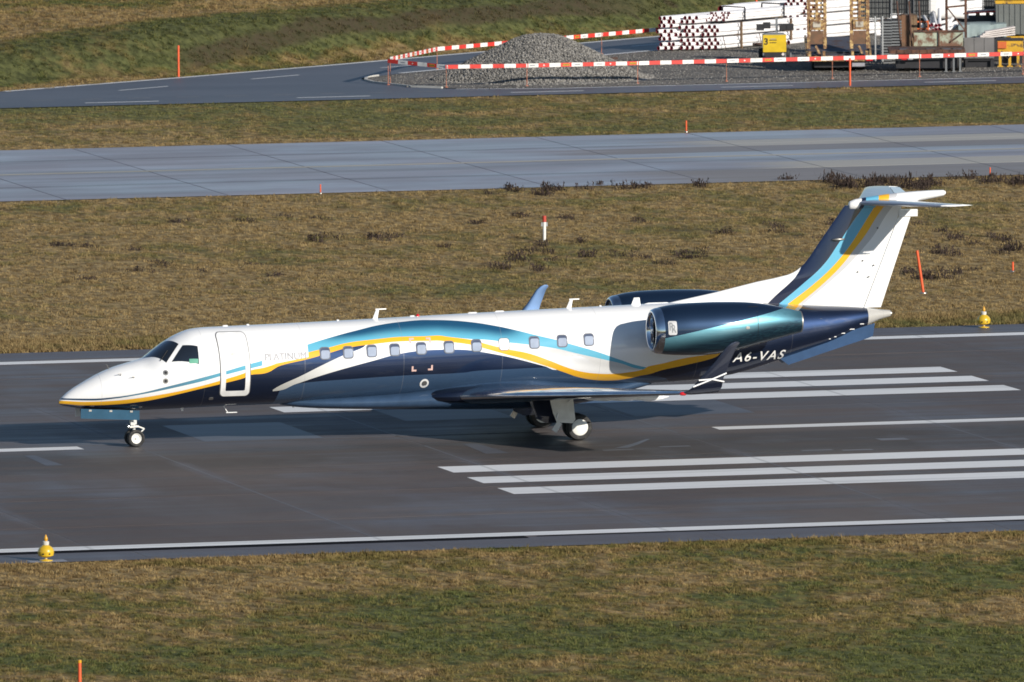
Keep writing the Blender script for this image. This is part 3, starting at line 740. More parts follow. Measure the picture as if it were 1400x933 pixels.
M['livery'] = m_livery(); M['fin'] = m_fin(); M['nacelle'] = m_nacelle()
M['jet_white'] = paint('gloss_white_paint', WHITE, .3, 0, 1.0); M['navy'] = paint('gloss_navy_paint', (.008,.014,.036), .40, .6, 1.0)
M['metal'] = paint('polished_aluminium', (.62,.63,.66), .16, 1.0)
M['lip'] = paint('polished_inlet_lip', (.70,.71,.73), .12, 1.0)
M['dull'] = paint('dull_metal', (.34,.33,.31), .4, .8)
M['fan'] = paint('fan_blade_metal', (.10,.10,.11), .4, .9)
M['black'] = paint('black_rubber', (.016,.016,.017), .75, wear=.3, wcol=(.05,.047,.044), wscale=9)
M['dark'] = paint('dark_recess', (.012,.012,.014), .6)
M['leggrey'] = paint('landing_gear_grey', (.60,.61,.60), .45, 0, .3)
M['rim'] = paint('white_wheel_paint', (.78,.77,.73), .4, 0, .3)
M['wing_up'] = paint('wing_grey_blue_paint', (.30,.33,.40), .25, .2, 1.0)
M['wing_nav'] = paint('wing_navy_paint', (.026,.060,.130), .40, .6, 1.0)
M['door_blue'] = paint('gear_door_blue', (.028,.085,.145), .3, 0, .6)
M['strake'] = paint('strake_blue', (.030,.070,.155), .3, 0, .6)
M['stab'] = paint('tailplane_paint', (.31,.34,.41), .35, 0, .6)
M['cockpit_glass'] = m_glass('cockpit_glass', (.012,.015,.020))
n_ = NT('cabin_window_shade'); P_ = n_.pos(False); z_ = n_.xyz(P_)[2]
n_.set(base=n_.mix(n_.noise(P_, 5, 2), (.050,.065,.110), (.10,.12,.18)), rough=.12, coat=1.0); M['cabin_glass'] = n_.mat
M['window_pale'] = paint('pale_window_tone', (.32,.37,.47), .2, 0, 1.0)
M['winframe'] = paint('window_surround', (.13,.14,.17), .35, 0, .8)
M['letter_white'] = paint('white_lettering', (.82,.82,.82), .35, 0, .8)
M['letter_grey'] = paint('pale_grey_lettering', (.30,.30,.33), .4, 0, .2)
M['plate'] = paint('silver_plate', (.52,.52,.53), .35, 0, .4); M['logo_grey'] = paint('logo_grey', (.22,.23,.24), .4)
M['groove'] = paint('panel_gap', (.15,.15,.16), .6)
M['red'] = paint('red_lens', (.55,.015,.02), .2, 0, 1.0)
M['green_card'] = paint('green_sunshade', (.10,.34,.24), .5)
M['exit_red'] = paint('exit_corner_paint', (.62,.42,.38), .5)

jet = empty('business_jet', (0, 0, 0), label='white and navy twin-engined business jet with blue and yellow ribbons, standing on the runway', cat='jet')

# ---- fuselage
xs = sorted(set([round(float(v), 3) for v in np.concatenate([np.linspace(-2.17, -1.9, 7), np.linspace(-1.9, 3.5, 46), np.linspace(3.5, 15.5, 50), np.linspace(15.5, 22.38, 40)])]))
NS = 64
b = MB(); rings = []
for X in xs:
    zc, rz, w = (float(q) for q in fus(X))
    rings.append([(X, -w*math.sin(2*math.pi*k/NS), zc+rz*math.cos(2*math.pi*k/NS)) for k in range(NS)])
b.loft(rings)
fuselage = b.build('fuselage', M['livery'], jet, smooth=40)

def inset(pts, k):
    cx = sum(p[0] for p in pts)/len(pts); cz = sum(p[1] for p in pts)/len(pts)
    return [(cx+(p[0]-cx)*k, cz+(p[1]-cz)*k) for p in pts]

def rrect(x0, x1, z0, z1, r, n=4, lean=0.0):
    P = []
    for cx, cz, a0 in ((x1-r, z1-r, 0), (x0+r, z1-r, 90), (x0+r, z0+r, 180), (x1-r, z0+r, 270)):
        for k in range(n+1):
            a = math.radians(a0+90*k/n); P.append((cx+r*math.cos(a), cz+r*math.sin(a)))
    return [(x+lean*(z-(z0+z1)/2), z) for x, z in P]

def dense(pts, step=.12):
    out = []
    for a, c in zip(pts, pts[1:]+pts[:1]):
        m = max(1, int(math.hypot(c[0]-a[0], c[1]-a[1])/step))
        out += [(a[0]+(c[0]-a[0])*i/m, a[1]+(c[1]-a[1])*i/m) for i in range(m)]
    return out

def patch(name, pts, off, mat, parent, side=-1, rings=3, skirt=.02, smooth=50):
    """panel lying on the fuselage skin inside the outline pts (X, Z)"""
    b = MB(); pts = dense(pts); prev = None
    first = b.ring([fus_pt(x, z, off-skirt, side) for x, z in pts])
    for i in range(rings):
        r = b.ring([fus_pt(x, z, off, side) for x, z in inset(pts, 1-i/rings)])
        b.bridge(first if prev is None else prev, r); prev = r
    cx = sum(p[0] for p in pts)/len(pts); cz = sum(p[1] for p in pts)/len(pts); c = b.vert(fus_pt(cx, cz, off, side))
    n = len(pts)
    for i in range(n): b.face((prev[i], prev[(i+1) % n], c))
    return b.build(name, mat, parent, smooth=smooth)

def band(name, outer, inner, off, mat, parent, side=-1, skirt=.02):
    """flat frame on the skin between two outlines with equal point counts"""
    b = MB()
    A0 = b.ring([fus_pt(x, z, off-skirt, side) for x, z in outer]); A = b.ring([fus_pt(x, z, off, side) for x, z in outer])
    B = b.ring([fus_pt(x, z, off, side) for x, z in inner]); B0 = b.ring([fus_pt(x, z, off-skirt, side) for x, z in inner])
    b.bridge(A0, A); b.bridge(A, B); b.bridge(B, B0)
    return b.build(name, mat, parent, smooth=50)

# ---- cabin windows
WX = [(5.346,2.585),(6.026,2.597),(6.716,2.616),(7.391,2.630),(8.169,2.648),(8.984,2.662),(9.792,2.683),(10.609,2.700),(11.497,2.724),(12.321,2.742),(13.108,2.760)]
for side in (-1, 1):
    for i, (x, z) in enumerate(WX):
        if i == 7:
            w = patch('window_plug', rrect(x-.15, x+.15, z-.165, z+.165, .08), .008, M['jet_white'], jet, side)
            w['label'] = 'blanked-off cabin window, painted white'
            band('window_frame', rrect(x-.16, x+.16, z-.175, z+.175, .09), rrect(x-.145, x+.145, z-.16, z+.16, .075), .010, M['winframe'], w, side)
        else:
            w = patch('cabin_window', rrect(x-.145, x+.145, z-.165, z+.165, .08), .006, M['cabin_glass'], jet, side)
            patch('window_pale_area', rrect(x-.115, x+.145, z-.165, z+.085+.012*((i*7) % 3), .06), .008, M['window_pale'], w, side, skirt=.004)  # pale patch; the dark edge left above and beside it paints recess shade
            band('window_frame', rrect(x-.155, x+.155, z-.178, z+.178, .09), rrect(x-.128, x+.128, z-.148, z+.148, .068), .010, M['winframe'], w, side)
# ---- cockpit glazing: centre panes meet at a thin post, side panes behind them
def th_pt(X, th, off, side):
    zc, rz, w = (float(q) for q in fus(X)); s, c = math.sin(th), math.cos(th)
    nz, ny = c/rz, s/w; l = math.hypot(ny, nz)
    return (X, side*(w*s+off*ny/l), zc+rz*c+off*nz/l)
def th_of(X, Z):
    zc, rz, w = (float(q) for q in fus(X)); return math.acos(max(-1, min(1, (Z-zc)/rz)))
def pane(name, quad, off, mat, parent, side, n=8, shrink=0.0):
    """quad: four (X, theta) corners"""
    if shrink:
        cx = sum(q[0] for q in quad)/4; ct = sum(q[1] for q in quad)/4; quad = [(cx+(q[0]-cx)*(1-shrink), ct+(q[1]-ct)*(1-shrink)) for q in quad]
    b = MB(); G = []
    for i in range(n+1):
        u = i/n; row = []
        for j in range(n+1):
            v = j/n
            p = [(1-u)*((1-v)*quad[0][k]+v*quad[3][k])+u*((1-v)*quad[1][k]+v*quad[2][k]) for k in (0, 1)]
            row.append(b.vert(th_pt(p[0], p[1], off, side)))
        G.append(row)
    for i in range(n):
        for j in range(n): b.face((G[i][j], G[i+1][j], G[i+1][j+1], G[i][j+1]))
    return b.build(name, mat, parent, smooth=60)
W1 = [(.27,.06),(.93,.05),(1.19,th_of(1.19,2.93)),(.77,th_of(.77,2.43))]
W2 = [(.915,th_of(.915,2.456)),(1.284,th_of(1.284,2.90)),(1.681,th_of(1.681,2.875)),(1.67,th_of(1.67,2.385))]
for side in (-1, 1):
    w = pane('windshield', W1, .006, M['cockpit_glass'], jet, side)
    w = pane('cockpit_side_window', W2, .006, M['cockpit_glass'], jet, side)
    q = [(1.40,th_of(1.40,2.41)),(1.40,th_of(1.40,2.53)),(1.655,th_of(1.655,2.53)),(1.65,th_of(1.65,2.405))]
    if side < 0: pane('sunshade', q, .010, M['green_card'], w, side, 4)['label'] = 'pale green card in the lower corner of the side window'
    for quad, pn in ((W1, 'wiper'),):
        wp = MB(); wp.tube([th_pt(.62, th_of(.62,2.47), .02, side), th_pt(.86, th_of(.86,2.74), .03, side)], .012, 5); wp.build('wiper', M['dark'], jet)
# ---- entry door
DO = rrect(2.29, 3.13, 1.44, 3.215, .12, 5, -.03); DI = rrect(2.43, 3.00, 1.585, 3.10, .05, 5, -.03); DG = rrect(2.265, 3.155, 1.415, 3.24, .14, 5, -.03)
door = patch('entry_door', DO, .010, M['livery'], jet, -1, rings=8, skirt=.03)
def thick(pts, s): return [q for q in dense_pairs(pts, s)]
def dense_pairs(o, i, step=.09):
    A = []; B = []
    for k in range(len(o)):
        a, c = o[k], o[(k+1) % len(o)]; d, e = i[k], i[(k+1) % len(o)]
        m = max(1, int(math.hypot(c[0]-a[0], c[1]-a[1])/step))
        for t in range(m):
            f = t/m; A.append((a[0]+(c[0]-a[0])*f, a[1]+(c[1]-a[1])*f)); B.append((d[0]+(e[0]-d[0])*f, d[1]+(e[1]-d[1])*f))
    return A, B
a_, b__ = dense_pairs(DO, DI); band('door_frame', a_, b__, .018, M['jet_white'], door)['label'] = 'white outline band of the door'
a_, b__ = dense_pairs(DG, DO); band('door_seal', a_, b__, .006, M['groove'], door)
patch('door_handle', rrect(2.62, 2.74, 2.62, 2.66, .015), .028, M['dull'], door, -1, 2)
# ---- small fittings on the skin
for i, (x, z) in enumerate(((.724,2.154),(.715,1.925))):
    p = band('static_port', rrect(x-.075, x+.075, z-.075, z+.075, .074, 5), rrect(x-.04, x+.04, z-.04, z+.04, .039, 5), .006, M['dull'], jet)
    patch('port_centre', rrect(x-.04, x+.04, z-.04, z+.04, .039, 5), .004, M['dark'], p, -1, 2)
p = band('fuel_port', rrect(8.17, 8.43, 1.50, 1.76, .129, 6), rrect(8.22, 8.38, 1.55, 1.71, .079, 6), .008, M['jet_white'], jet)
patch('port_cap', rrect(8.235, 8.365, 1.565, 1.695, .064, 6), .012, M['dull'], p, -1, 2)
for x, z, sx, sz in ((7.84,2.945,1,-1),(8.47,2.945,-1,-1),(7.88,2.00,1,1),(8.50,2.02,-1,1)):
    L = [(x, z), (x+.14*sx, z), (x+.14*sx, z+.05*sz), (x+.05*sx, z+.05*sz), (x+.05*sx, z+.15*sz), (x, z+.15*sz)]
    b = MB(); f = [b.vert(fus_pt(q[0], q[1], .006, -1)) for q in L]; b.face((f[0],f[1],f[2],f[3])); b.face((f[0],f[3],f[4],f[5])); b.build('exit_mark', M['exit_red'], jet)
patch('drain_fitting', rrect(2.02, 2.15, 1.33, 1.40, .03), .008, M['dull'], jet, -1, 2)
for x, z in ((-.15,2.02),(-.5,2.085)):
    b = MB(); p0 = Vector(fus_pt(x, z, 0)); p1 = Vector(fus_pt(x, z, .07)); b.tube([p0, p1, p1+Vector((-.10,-.01,0))], [.018,.014,.008], 6); b.build('air_probe', M['dull'], jet)
b = MB(); b.tube([(-.72,0,2.22),(-.76,0,2.34),(-.80,0,2.36)], [.014,.012,.008], 6); b.build('top_probe', M['dull'], jet)
patch('taxi_light', rrect(-1.35, -1.22, 1.19, 1.225, .015), .006, M['metal'], jet, -1, 2)
# antennas along the crown and under the nose
def blade_antenna(x, z, h, c, sweep, bar=0.0):
    b = MB()
    pr = lambda cx, ch, zz, w: [(cx, 0, zz), (cx+ch*.3, -w, zz), (cx+ch, 0, zz), (cx+ch*.3, w, zz)]
    b.loft([pr(x, c, z-.05, .02), pr(x+sweep, c*.55, z+h, .012)])
    if bar: b.loft([pr(x+sweep-.02, bar, z+h-.015, .02), pr(x+sweep-.02, bar, z+h+.018, .02)])
    return b.build('blade_antenna', M['jet_white'], jet)
tp = lambda X: float(pchip(_FX, _FT, X))
blade_antenna(7.0, tp(7.0), .27, .16, .13, .32); blade_antenna(12.72, tp(12.7), .25, .16, .13, .30); blade_antenna(14.65, tp(14.65), .20, .30, .1)
for x, l in ((2.6,.2),(3.3,.12),(5.95,.10),(9.8,.34),(10.6,.34),(13.7,.1),(15.0,.9),(8.1,.18)):
    b = MB(); z = tp(x)-.012; b.loft([[(x+l*u, -w, z+h) if k == 0 else (x+l*u, 0, z+h2) if k == 1 else (x+l*u, w, z+h) for k in range(3)] for u, w, h, h2 in ((0,.01,-.02,0),(.2,.06,-.01,.045),(.8,.06,-.01,.045),(1,.01,-.02,0))])
    b.build('crown_fairing' if l > .15 else 'crown_antenna', M['jet_white'], jet, smooth=50)
b = MB(); b.lathe([(.05,-.02),(.05,.03),(.03,.06),(.005,.07)], 12, Matrix.Translation((8.35,0,tp(8.35))), False, True); b.build('beacon', M['red'], jet, smooth=40)
b = MB(); b.bar((2.62,0,1.08),(2.74,0,.90),.07,.02); b.bar((2.70,0,.885),(3.02,0,.885),.06,.02); b.build('belly_antenna', M['jet_white'], jet)
for x in (1.35, 4.6): blade = MB(); blade.loft([[(x,-.01,1.08),(x+.1,-.01,1.08),(x+.1,.01,1.08),(x,.01,1.08)],[(x+.05,-.006,.97),(x+.1,-.006,.97),(x+.1,.006,.97),(x+.05,.006,.97)]]); blade.build('belly_antenna', M['jet_white'], jet)
# lettering
def skin_text(name, body, x0, z0, w, h, shear, mat, off=.008, rise=0.0, side=-1, spacing=1.0, bold=0.0):
    V, F = text_pts(body, w, h, shear, 2, spacing, bold); b = MB()
    for u, v in V: b.vert(fus_pt(x0+u, z0+v+rise*u, off, side))
    for f in F: b.face(f)
    return b.build(name, mat, jet)
skin_text('registration', 'A6-VAS', 17.42, 1.985, 1.66, .275, .22, M['letter_white'], .018, .012, spacing=1.22, bold=.012)
skin_text('name_lettering', 'PLATINUM', 3.60, 2.43, 1.20, .19, 0, M['letter_grey'], .016, .02)

# ---- belly and wing-root fairing
b = MB(); rings = []
BF = [(4.3,1.06,.22,.01),(4.8,.985,.42,.03),(5.66,.925,.62,.06),(7.5,.858,.84,.13),(8.5,.83,.98,.19),(9.8,.79,1.12,.31),(11.3,.765,1.14,.36),(12.4,.82,1.02,.26),(13.39,.92,.84,.16),(14.3,1.12,.55,.05),(15.2,1.33,.25,.01)]
for X in np.linspace(4.3, 15.2, 50):
    zb = float(pchip([q[0] for q in BF], [q[1] for q in BF], X)); w = float(pchip([q[0] for q in BF], [q[2] for q in BF], X)); h = float(pchip([q[0] for q in BF], [q[3] for q in BF], X))+.12
    rings.append([(float(X), w*math.copysign(abs(math.cos(a))**.7, math.cos(a)), zb+h*(1+math.copysign(abs(math.sin(a))**.85, math.sin(a)))) for a in [2*math.pi*k/32 for k in range(32)]])
M['lower'] = paint('lower_hull_reflection', (.032,.062,.118), .35, 0, 1.0); b.loft(rings); b.build('belly_fairing', M['lower'], jet, smooth=50)  # fairing carries the same painted-in reflection tone as the lower hull

# ---- wings
def foil(n=13):
    u = [.5-.5*math.cos(math.pi*i/n) for i in range(n+1)]
    return [(t, 5*(.2969*math.sqrt(t)-.126*t-.3516*t*t+.2843*t**3-.1036*t**4)) for t in u]
FO = foil()
def foil_ring(y, xle, z, c, tc, u0=0.0, u1=1.0, camber=.015, normal=None):
    """closed ring between chord fractions u0..u1; normal = direction of thickness"""
    ny, nz = normal or (0, 1)
    def th(u): return 5*(.2969*math.sqrt(u)-.126*u-.3516*u*u+.2843*u**3-.1036*u**4)*tc+.0012
    us = [u0+(u1-u0)*(.5-.5*math.cos(math.pi*i/12)) for i in range(13)]
    up = [(xle+c*u, y+ny*c*(th(u)+camber*4*u*(1-u)), z+nz*c*(th(u)+camber*4*u*(1-u))) for u in us]
    lo = [(xle+c*u, y-ny*c*(th(u)-camber*4*u*(1-u)), z-nz*c*(th(u)-camber*4*u*(1-u))) for u in us]
    return up + lo[::-1]
WS = [(.4,8.80,1.175,4.80,.135),(1.15,9.17,1.235,4.38,.13),(2.4,9.78,1.335,3.76,.12),(3.8,10.46,1.45,3.12,.115),(6.2,11.64,1.645,2.25,.11),(8.4,12.71,1.83,1.50,.105),(9.85,13.42,1.95,1.06,.10)]
def wing_parts(sd):
    U = .10
    b = MB(); b.loft([foil_ring(sd*y, x, z, c, t, U, .74) for y, x, z, c, t in WS]); w = b.build('wing', [M['wing_nav']], jet, smooth=35)
    b = MB(); b.loft([foil_ring(sd*y, x, z, c, t, 0, U+.004) for y, x, z, c, t in WS[1:]]); b.build('leading_edge', M['metal'], w, smooth=50)
    g = MB(); g.loft([foil_ring(sd*y, x, z, c, t) for y, x, z, c, t in ((.6,8.15,1.22,5.3,.075),(1.05,8.60,1.235,4.9,.10),(1.32,9.22,1.25,4.30,.125))]); g.build('wing_root_glove', M['navy'], jet, smooth=50)
    b = MB(); b.loft([foil_ring(sd*y, x, z-.03, c, t, .75, 1) for y, x, z, c, t in WS[1:4]]); b.build('inboard_flap', M['wing_nav'], w, smooth=40)
    b = MB(); b.loft([foil_ring(sd*y, x, z-.02, c, t, .75, 1) for y, x, z, c, t in ((3.88,10.50,1.456,3.08,.115),(6.2,11.64,1.645,2.25,.11),(6.9,11.98,1.70,2.02,.11))]); b.build('outboard_flap', M['wing_nav'], w, smooth=40)
    b = MB(); b.loft([foil_ring(sd*y, x, z, c, t, .75, 1) for y, x, z, c, t in ((6.96,12.01,1.71,2.0,.11),(8.4,12.71,1.83,1.50,.105),(9.85,13.42,1.95,1.06,.10))]); b.build('aileron', M['wing_nav'], w, smooth=40)
    for y in (2.6, 4.4, 6.1):
        x = 9.17+.49*(y-1.15); te = {2.6:13.52, 4.4:13.62, 6.1:13.85}[y]; z = 1.235+.0825*(y-1.15)
        f = MB(); f.loft([[(te-1.1+dx, sd*y+r*.55*math.cos(q), z-.12+dz+r*math.sin(q)) for q in [2*math.pi*k/10 for k in range(10)]] for dx, r, dz in ((0,.01,.02),(.3,.08,0),(.8,.09,-.03),(1.15,.05,-.02),(1.35,.008,0))]); f.build('flap_track_fairing', M['jet_white'], w, smooth=50)
    # winglet: bends up from the tip
    b = MB(); WL = [(9.85,13.42,1.95,1.06,0),(10.02,13.52,1.99,.96,.35),(10.17,13.66,2.13,.86,.9),(10.24,13.84,2.36,.70,1.25),(10.32,14.30,2.86,.42,1.33),(10.385,14.60,3.26,.30,1.35),(10.395,14.72,3.36,.26,1.36),(10.397,14.84,3.40,.10,1.36)]
    b.loft([foil_ring(sd*y, x, z, c, .09, 0, 1, 0, (-sd*math.sin(t), math.cos(t))) for y, x, z, c, t in WL])
    wl = b.build('winglet', M['navy'] if sd < 0 else M['wing_nav'], jet, smooth=50)
    # two white lines crossing at the foot of the winglet
    for pts in (((13.66,2.16),(14.05,2.30),(14.62,2.52)),((13.82,2.34),(14.2,2.36),(14.56,2.28))):
        s_ = MB()
        A = s_.ring([(x, sd*(10.26+.08*(z-2.3)+.028), z+.019) for x, z in pts]); B = s_.ring([(x, sd*(10.26+.08*(z-2.3)+.028), z-.019) for x, z in pts]); s_.bridge(A, B, False)
        A2 = s_.ring([(x, sd*(10.26+.08*(z-2.3)-.028), z+.019) for x, z in pts]); B2 = s_.ring([(x, sd*(10.26+.08*(z-2.3)-.028), z-.019) for x, z in pts]); s_.bridge(A2, B2, False)
        s_.bridge(A, A2, False); s_.bridge(B, B2, False)
        s_.build('winglet_stripe', M['letter_white'], wl)
    l = MB(); l.loft([[(13.36+dx, sd*9.9+r*math.cos(q), 1.94+r*math.sin(q)) for q in [2*math.pi*k/8 for k in range(8)]] for dx, r in ((0,.01),(.04,.05),(.16,.055),(.22,.02))]); l.build('tip_light', M['red'] if sd < 0 else M['green_card'], w, smooth=50)
for sd in (-1, 1): wing_parts(sd)

# ---- engines
NP = [(14.66,.615,3.065),(14.87,.668,3.07),(15.2,.715,3.08),(15.7,.745,3.087),(16.3,.752,3.092),(16.9,.715,3.12),(17.4,.655,3.16),(17.9,.565,3.195),(18.4,.46,3.205),(18.8,.365,3.205),(19.02,.315,3.205)]
def engine(sd):
    yo = sd*2.3
    rg = lambda X, R, z, n=40: [(X, yo+R*math.sin(2*math.pi*k/n), z+R*math.cos(2*math.pi*k/n)) for k in range(n)]
    b = MB(); X_ = np.linspace(14.87, 19.02, 40)
    b.loft([rg(float(x), float(pchip([q[0] for q in NP], [q[1] for q in NP], x)), float(pchip([q[0] for q in NP], [q[2] for q in NP], x))) for x in X_], True, False, False)
    nac = b.build('engine_nacelle', M['nacelle'], jet, smooth=50)
    b = MB(); b.loft([rg(x, r, 3.065) for x, r in ((14.87,.668),(14.74,.645),(14.66,.610),(14.625,.575),(14.615,.545),(14.64,.515),(14.72,.49),(14.84,.478))], True, False, False); b.build('inlet_lip', M['lip'], nac, smooth=60)
    b = MB(); b.loft([rg(x, r, 3.065) for x, r in ((14.84,.478),(15.05,.48),(15.3,.50),(15.32,.01))], True, False, False); b.build('inlet_duct', M['dark'], nac, smooth=50)
    b = MB()
    for k in range(22):
        a = 2*math.pi*k/22; c, s = math.cos(a), math.sin(a); tw = .06
        b.poly([(15.16,yo+.14*c-.02*s,3.065+.14*s+.02*c),(15.27,yo+.14*c+.02*s,3.065+.14*s-.02*c),(15.27,yo+.49*c+tw*s,3.065+.49*s-tw*c),(15.16,yo+.49*c-tw*s,3.065+.49*s+tw*c)])
    b.build('fan', M['fan'], nac)
    b = MB(); b.loft([rg(x, r, 3.065, 16) for x, r in ((14.9,.01),(14.97,.06),(15.1,.12),(15.25,.15))], True, True, False); b.build('spinner', M['dull'], nac, smooth=60)
    b = MB(); b.loft([rg(x, r, 3.205) for x, r in ((18.98,.318),(19.06,.30),(19.06,.27),(18.6,.30),(18.58,.01))], True, False, False); b.build('exhaust_nozzle', M['dull'], nac, smooth=50)
    b = MB()
    b.loft([foil_ring(sd*y, 15.0+dx, 3.10, c, .075, 0, 1, 0) for y, dx, c in ((.7,.0,3.6),(1.15,.1,3.45),(1.75,.25,3.2))]); b.build('engine_pylon', M['jet_white'] if False else M['navy'], jet, smooth=50)
    # maker's plate near the inlet
    def npt(x, z, off):
        R = float(pchip([q[0] for q in NP], [q[1] for q in NP], x)); zc = float(pchip([q[0] for q in NP], [q[2] for q in NP], x))
        q = max(-.98, min(.98, (z-zc)/R)); return (x, yo+sd*(R+off)*math.sqrt(1-q*q), zc+(R+off)*q)
    def npatch(name, pts, off, mat, par, rings=3):
        b = MB(); pts = dense(pts, .06); prev = b.ring([npt(x, z, off-.015) for x, z in pts])
        for i in range(rings):
            r = b.ring([npt(x, z, off) for x, z in inset(pts, 1-i/rings)]); b.bridge(prev, r); prev = r
        cx = sum(p[0] for p in pts)/len(pts); cz = sum(p[1] for p in pts)/len(pts); c = b.vert(npt(cx, cz, off))
        for i in range(len(pts)): b.face((prev[i], prev[(i+1) % len(pts)], c))
        return b.build(name, mat, par, smooth=50)
    npatch('logo_plate', rrect(14.955, 15.20, 2.99, 3.38, .045), .008, M['plate'], nac)
    V, F = text_pts('R', .125, .22, 0, 1, 1.0, .02); b = MB()
    for du, dv in ((14.985,3.12),(15.05,3.06)):
        n0 = len(b.v)
        for u, v in V: b.vert(npt(du+(u if sd < 0 else .115-u), dv+v, .014))
        for f in F: b.face([n0+i for i in f])
    b.build('logo_letters', M['logo_grey'], nac)
    npatch('nacelle_vent', rrect(17.25, 17.36, 3.10, 3.17, .02), .012, M['dull'], nac)
    for x0, x1, z0, z1 in ((17.62,17.635,2.72,3.58),(17.4,17.7,3.70,3.712)): npatch('panel_seam', [(x0,z0),(x1,z0),(x1,z1),(x0,z1)], .003, M['dark'], nac, 2)
for sd in (-1, 1): engine(sd)

# ---- fin, rudder, bullet fairing, tailplane
FL = [(3.30,14.4),(3.58,15.4),(3.70,16.0),(3.914,17.14),(4.187,18.39),(4.366,19.33),(4.50,19.62),(4.70,19.85),(5.2,20.22),(5.8,20.66),(6.32,21.05)]
fle = lambda z: float(pchip([q[0] for q in FL], [q[1] for q in FL], z))
fte = lambda z: 22.08+(z-3.28)*(23.01-22.08)/(5.947-3.28)
fhi = lambda z: 21.6+(z-3.37)*(22.644-21.6)/(5.97-3.37)
def fin_ring(z, u_from, u_to):
    """plan section at height z between two stations, thickness tied to the real fin chord"""
    le, te = max(fle(z), fte(z)-3.6+(z-3.3)*.35 if z < 4.6 else fle(z)), fte(z); le0 = fle(z); T = .115-.018*(z-3.3)
    xs_ = [u_from+(u_to-u_from)*(.5-.5*math.cos(math.pi*i/14)) for i in range(15)]
    def th(x):
        if x <= le0: return .004
        u = (x-le0)/(te-le0)
        lead = min(1, (x-le0)/.55)
        return max(.006, T*math.sqrt(lead)*min(1, (te-x)/(.55*(te-le0)*.9+.2)) if u > 0 else .006)
    return [(x, -th(x), z) for x in xs_] + [(x, th(x), z) for x in xs_[::-1]]
zs = [3.30,3.45,3.58,3.64,3.70,3.8,3.914,4.05,4.187,4.28,4.366,4.43,4.50,4.6,4.7,4.9,5.2,5.5,5.8,6.05,6.32]
b = MB(); b.loft([fin_ring(z, fle(z), fhi(z)-.012) for z in zs]); fin = b.build('fin', M['fin'], jet, smooth=45)
b = MB(); b.loft([fin_ring(z, fhi(z)+.012, fte(z)) for z in (3.36,3.7,4.2,4.7,5.2,5.7,5.95)]); rud = b.build('rudder', M['fin'], jet, smooth=45)
b = MB(); b.box((22.93,0,6.06),(.56,.11,.20)); b.build('rudder_horn', M['jet_white'], jet)
for x, z in ((21.55,4.72),(21.40,4.40),(21.88,4.58),(21.73,4.25),(22.0,5.65)):
    b = MB(); b.lathe([(.022,0),(.022,.02)], 8, Matrix.Translation((x,-.075,z)) @ Matrix.Rotation(math.pi/2, 4, 'X'), False, True); b.build('hinge_cover', M['dark'], fin)
b = MB(); b.loft([[(20.75+dx, -.125-dy+r*math.cos(q), 5.36+r*math.sin(q)) for q in [2*math.pi*k/8 for k in range(8)]] for dx, r, dy in ((-.12,.006,0),(0,.04,.03),(.15,.035,.02),(.26,.01,0))]); b.build('logo_light', M['dull'], fin, smooth=50)
def m_bullet():
    n = NT('bullet_livery'); X, Y, Z = n.xyz(n.pos(False))[:3]; c = n.mix(0.0, WHITE, WHITE)
    for a, e, col in ((21.50,21.62,NAVY),(21.62,21.98,CYAN),(21.98,22.28,YELLOW),(22.28,22.5,(.50,.50,.51))):
        q = n.math('SUBTRACT', X, n.math('MULTIPLY', n.math('SUBTRACT', Z, 6.4), .35)); c = n.mix(n.mul(n.gt(q, a), n.lt(q, e)), c, col)
    n.set(base=c, rough=.3, coat=1.0); return n.mat
M['bullet'] = m_bullet()
b = MB(); BU = [(21.16,6.31,.06,.07),(21.20,6.32,.10,.12),(21.36,6.345,.13,.15),(21.7,6.38,.17,.165),(22.2,6.43,.20,.18),(22.7,6.48,.20,.175),(23.2,6.53,.17,.15),(23.7,6.58,.13,.115),(24.0,6.607,.095,.085),(24.06,6.612,.05,.045)]
b.loft([[(x, w*math.cos(2*math.pi*k/24), z+h*math.sin(2*math.pi*k/24)) for k in range(24)] for x, z, w, h in BU]); b.build('bullet_fairing', M['bullet'], jet, smooth=50)
for sd in (-1, 1):
    SS = [(.08,21.42,6.385,1.80,.10),(1.2,21.82,6.43,1.56,.10),(2.6,22.32,6.485,1.27,.095),(3.6,22.68,6.523,1.06,.09),(3.78,22.80,6.53,.94,.07)]
    b = MB(); b.loft([foil_ring(sd*y, x, z, c, t, 0, .70, 0) for y, x, z, c, t in SS]); st = b.build('tailplane', M['stab'], jet, smooth=45)
    b = MB(); b.loft([foil_ring(sd*y, x, z, c, t, .715, 1, 0) for y, x, z, c, t in SS[:4]]); b.build('elevator', M['jet_white'], st, smooth=45)
    b = MB(); b.loft([foil_ring(sd*y, x, z, c, t, 0, 1, 0) for y, x, z, c, t in ((3.785,22.80,6.53,.94,.07),(3.84,22.92,6.532,.82,.05))]); b.build('tip_cap', M['jet_white'], st, smooth=45)
    # ventral strake under the tail, splayed out
    b = MB(); pts = [(18.95,2.02),(19.24,1.80),(21.62,2.50),(21.78,2.56),(21.84,2.93),(21.3,2.78)]
    yy = lambda z, x: sd*(.30+.03*(2.7-z))
    A = [(x, yy(z,x)-.012, z) for x, z in pts]; B = [(x, yy(z,x)+.012, z) for x, z in pts]
    b.loft([A, B]); b.build('ventral_strake', M['strake'], jet)
b = MB(); b.loft([[(x, r*math.cos(2*math.pi*k/16), z+r*math.sin(2*math.pi*k/16)) for k in range(16)] for x, r, z in ((22.30,.085,3.165),(22.42,.075,3.175),(22.42,.05,3.175),(22.32,.045,3.172))], True, False, True); b.build('exhaust_pipe', M['dull'], jet, smooth=40)
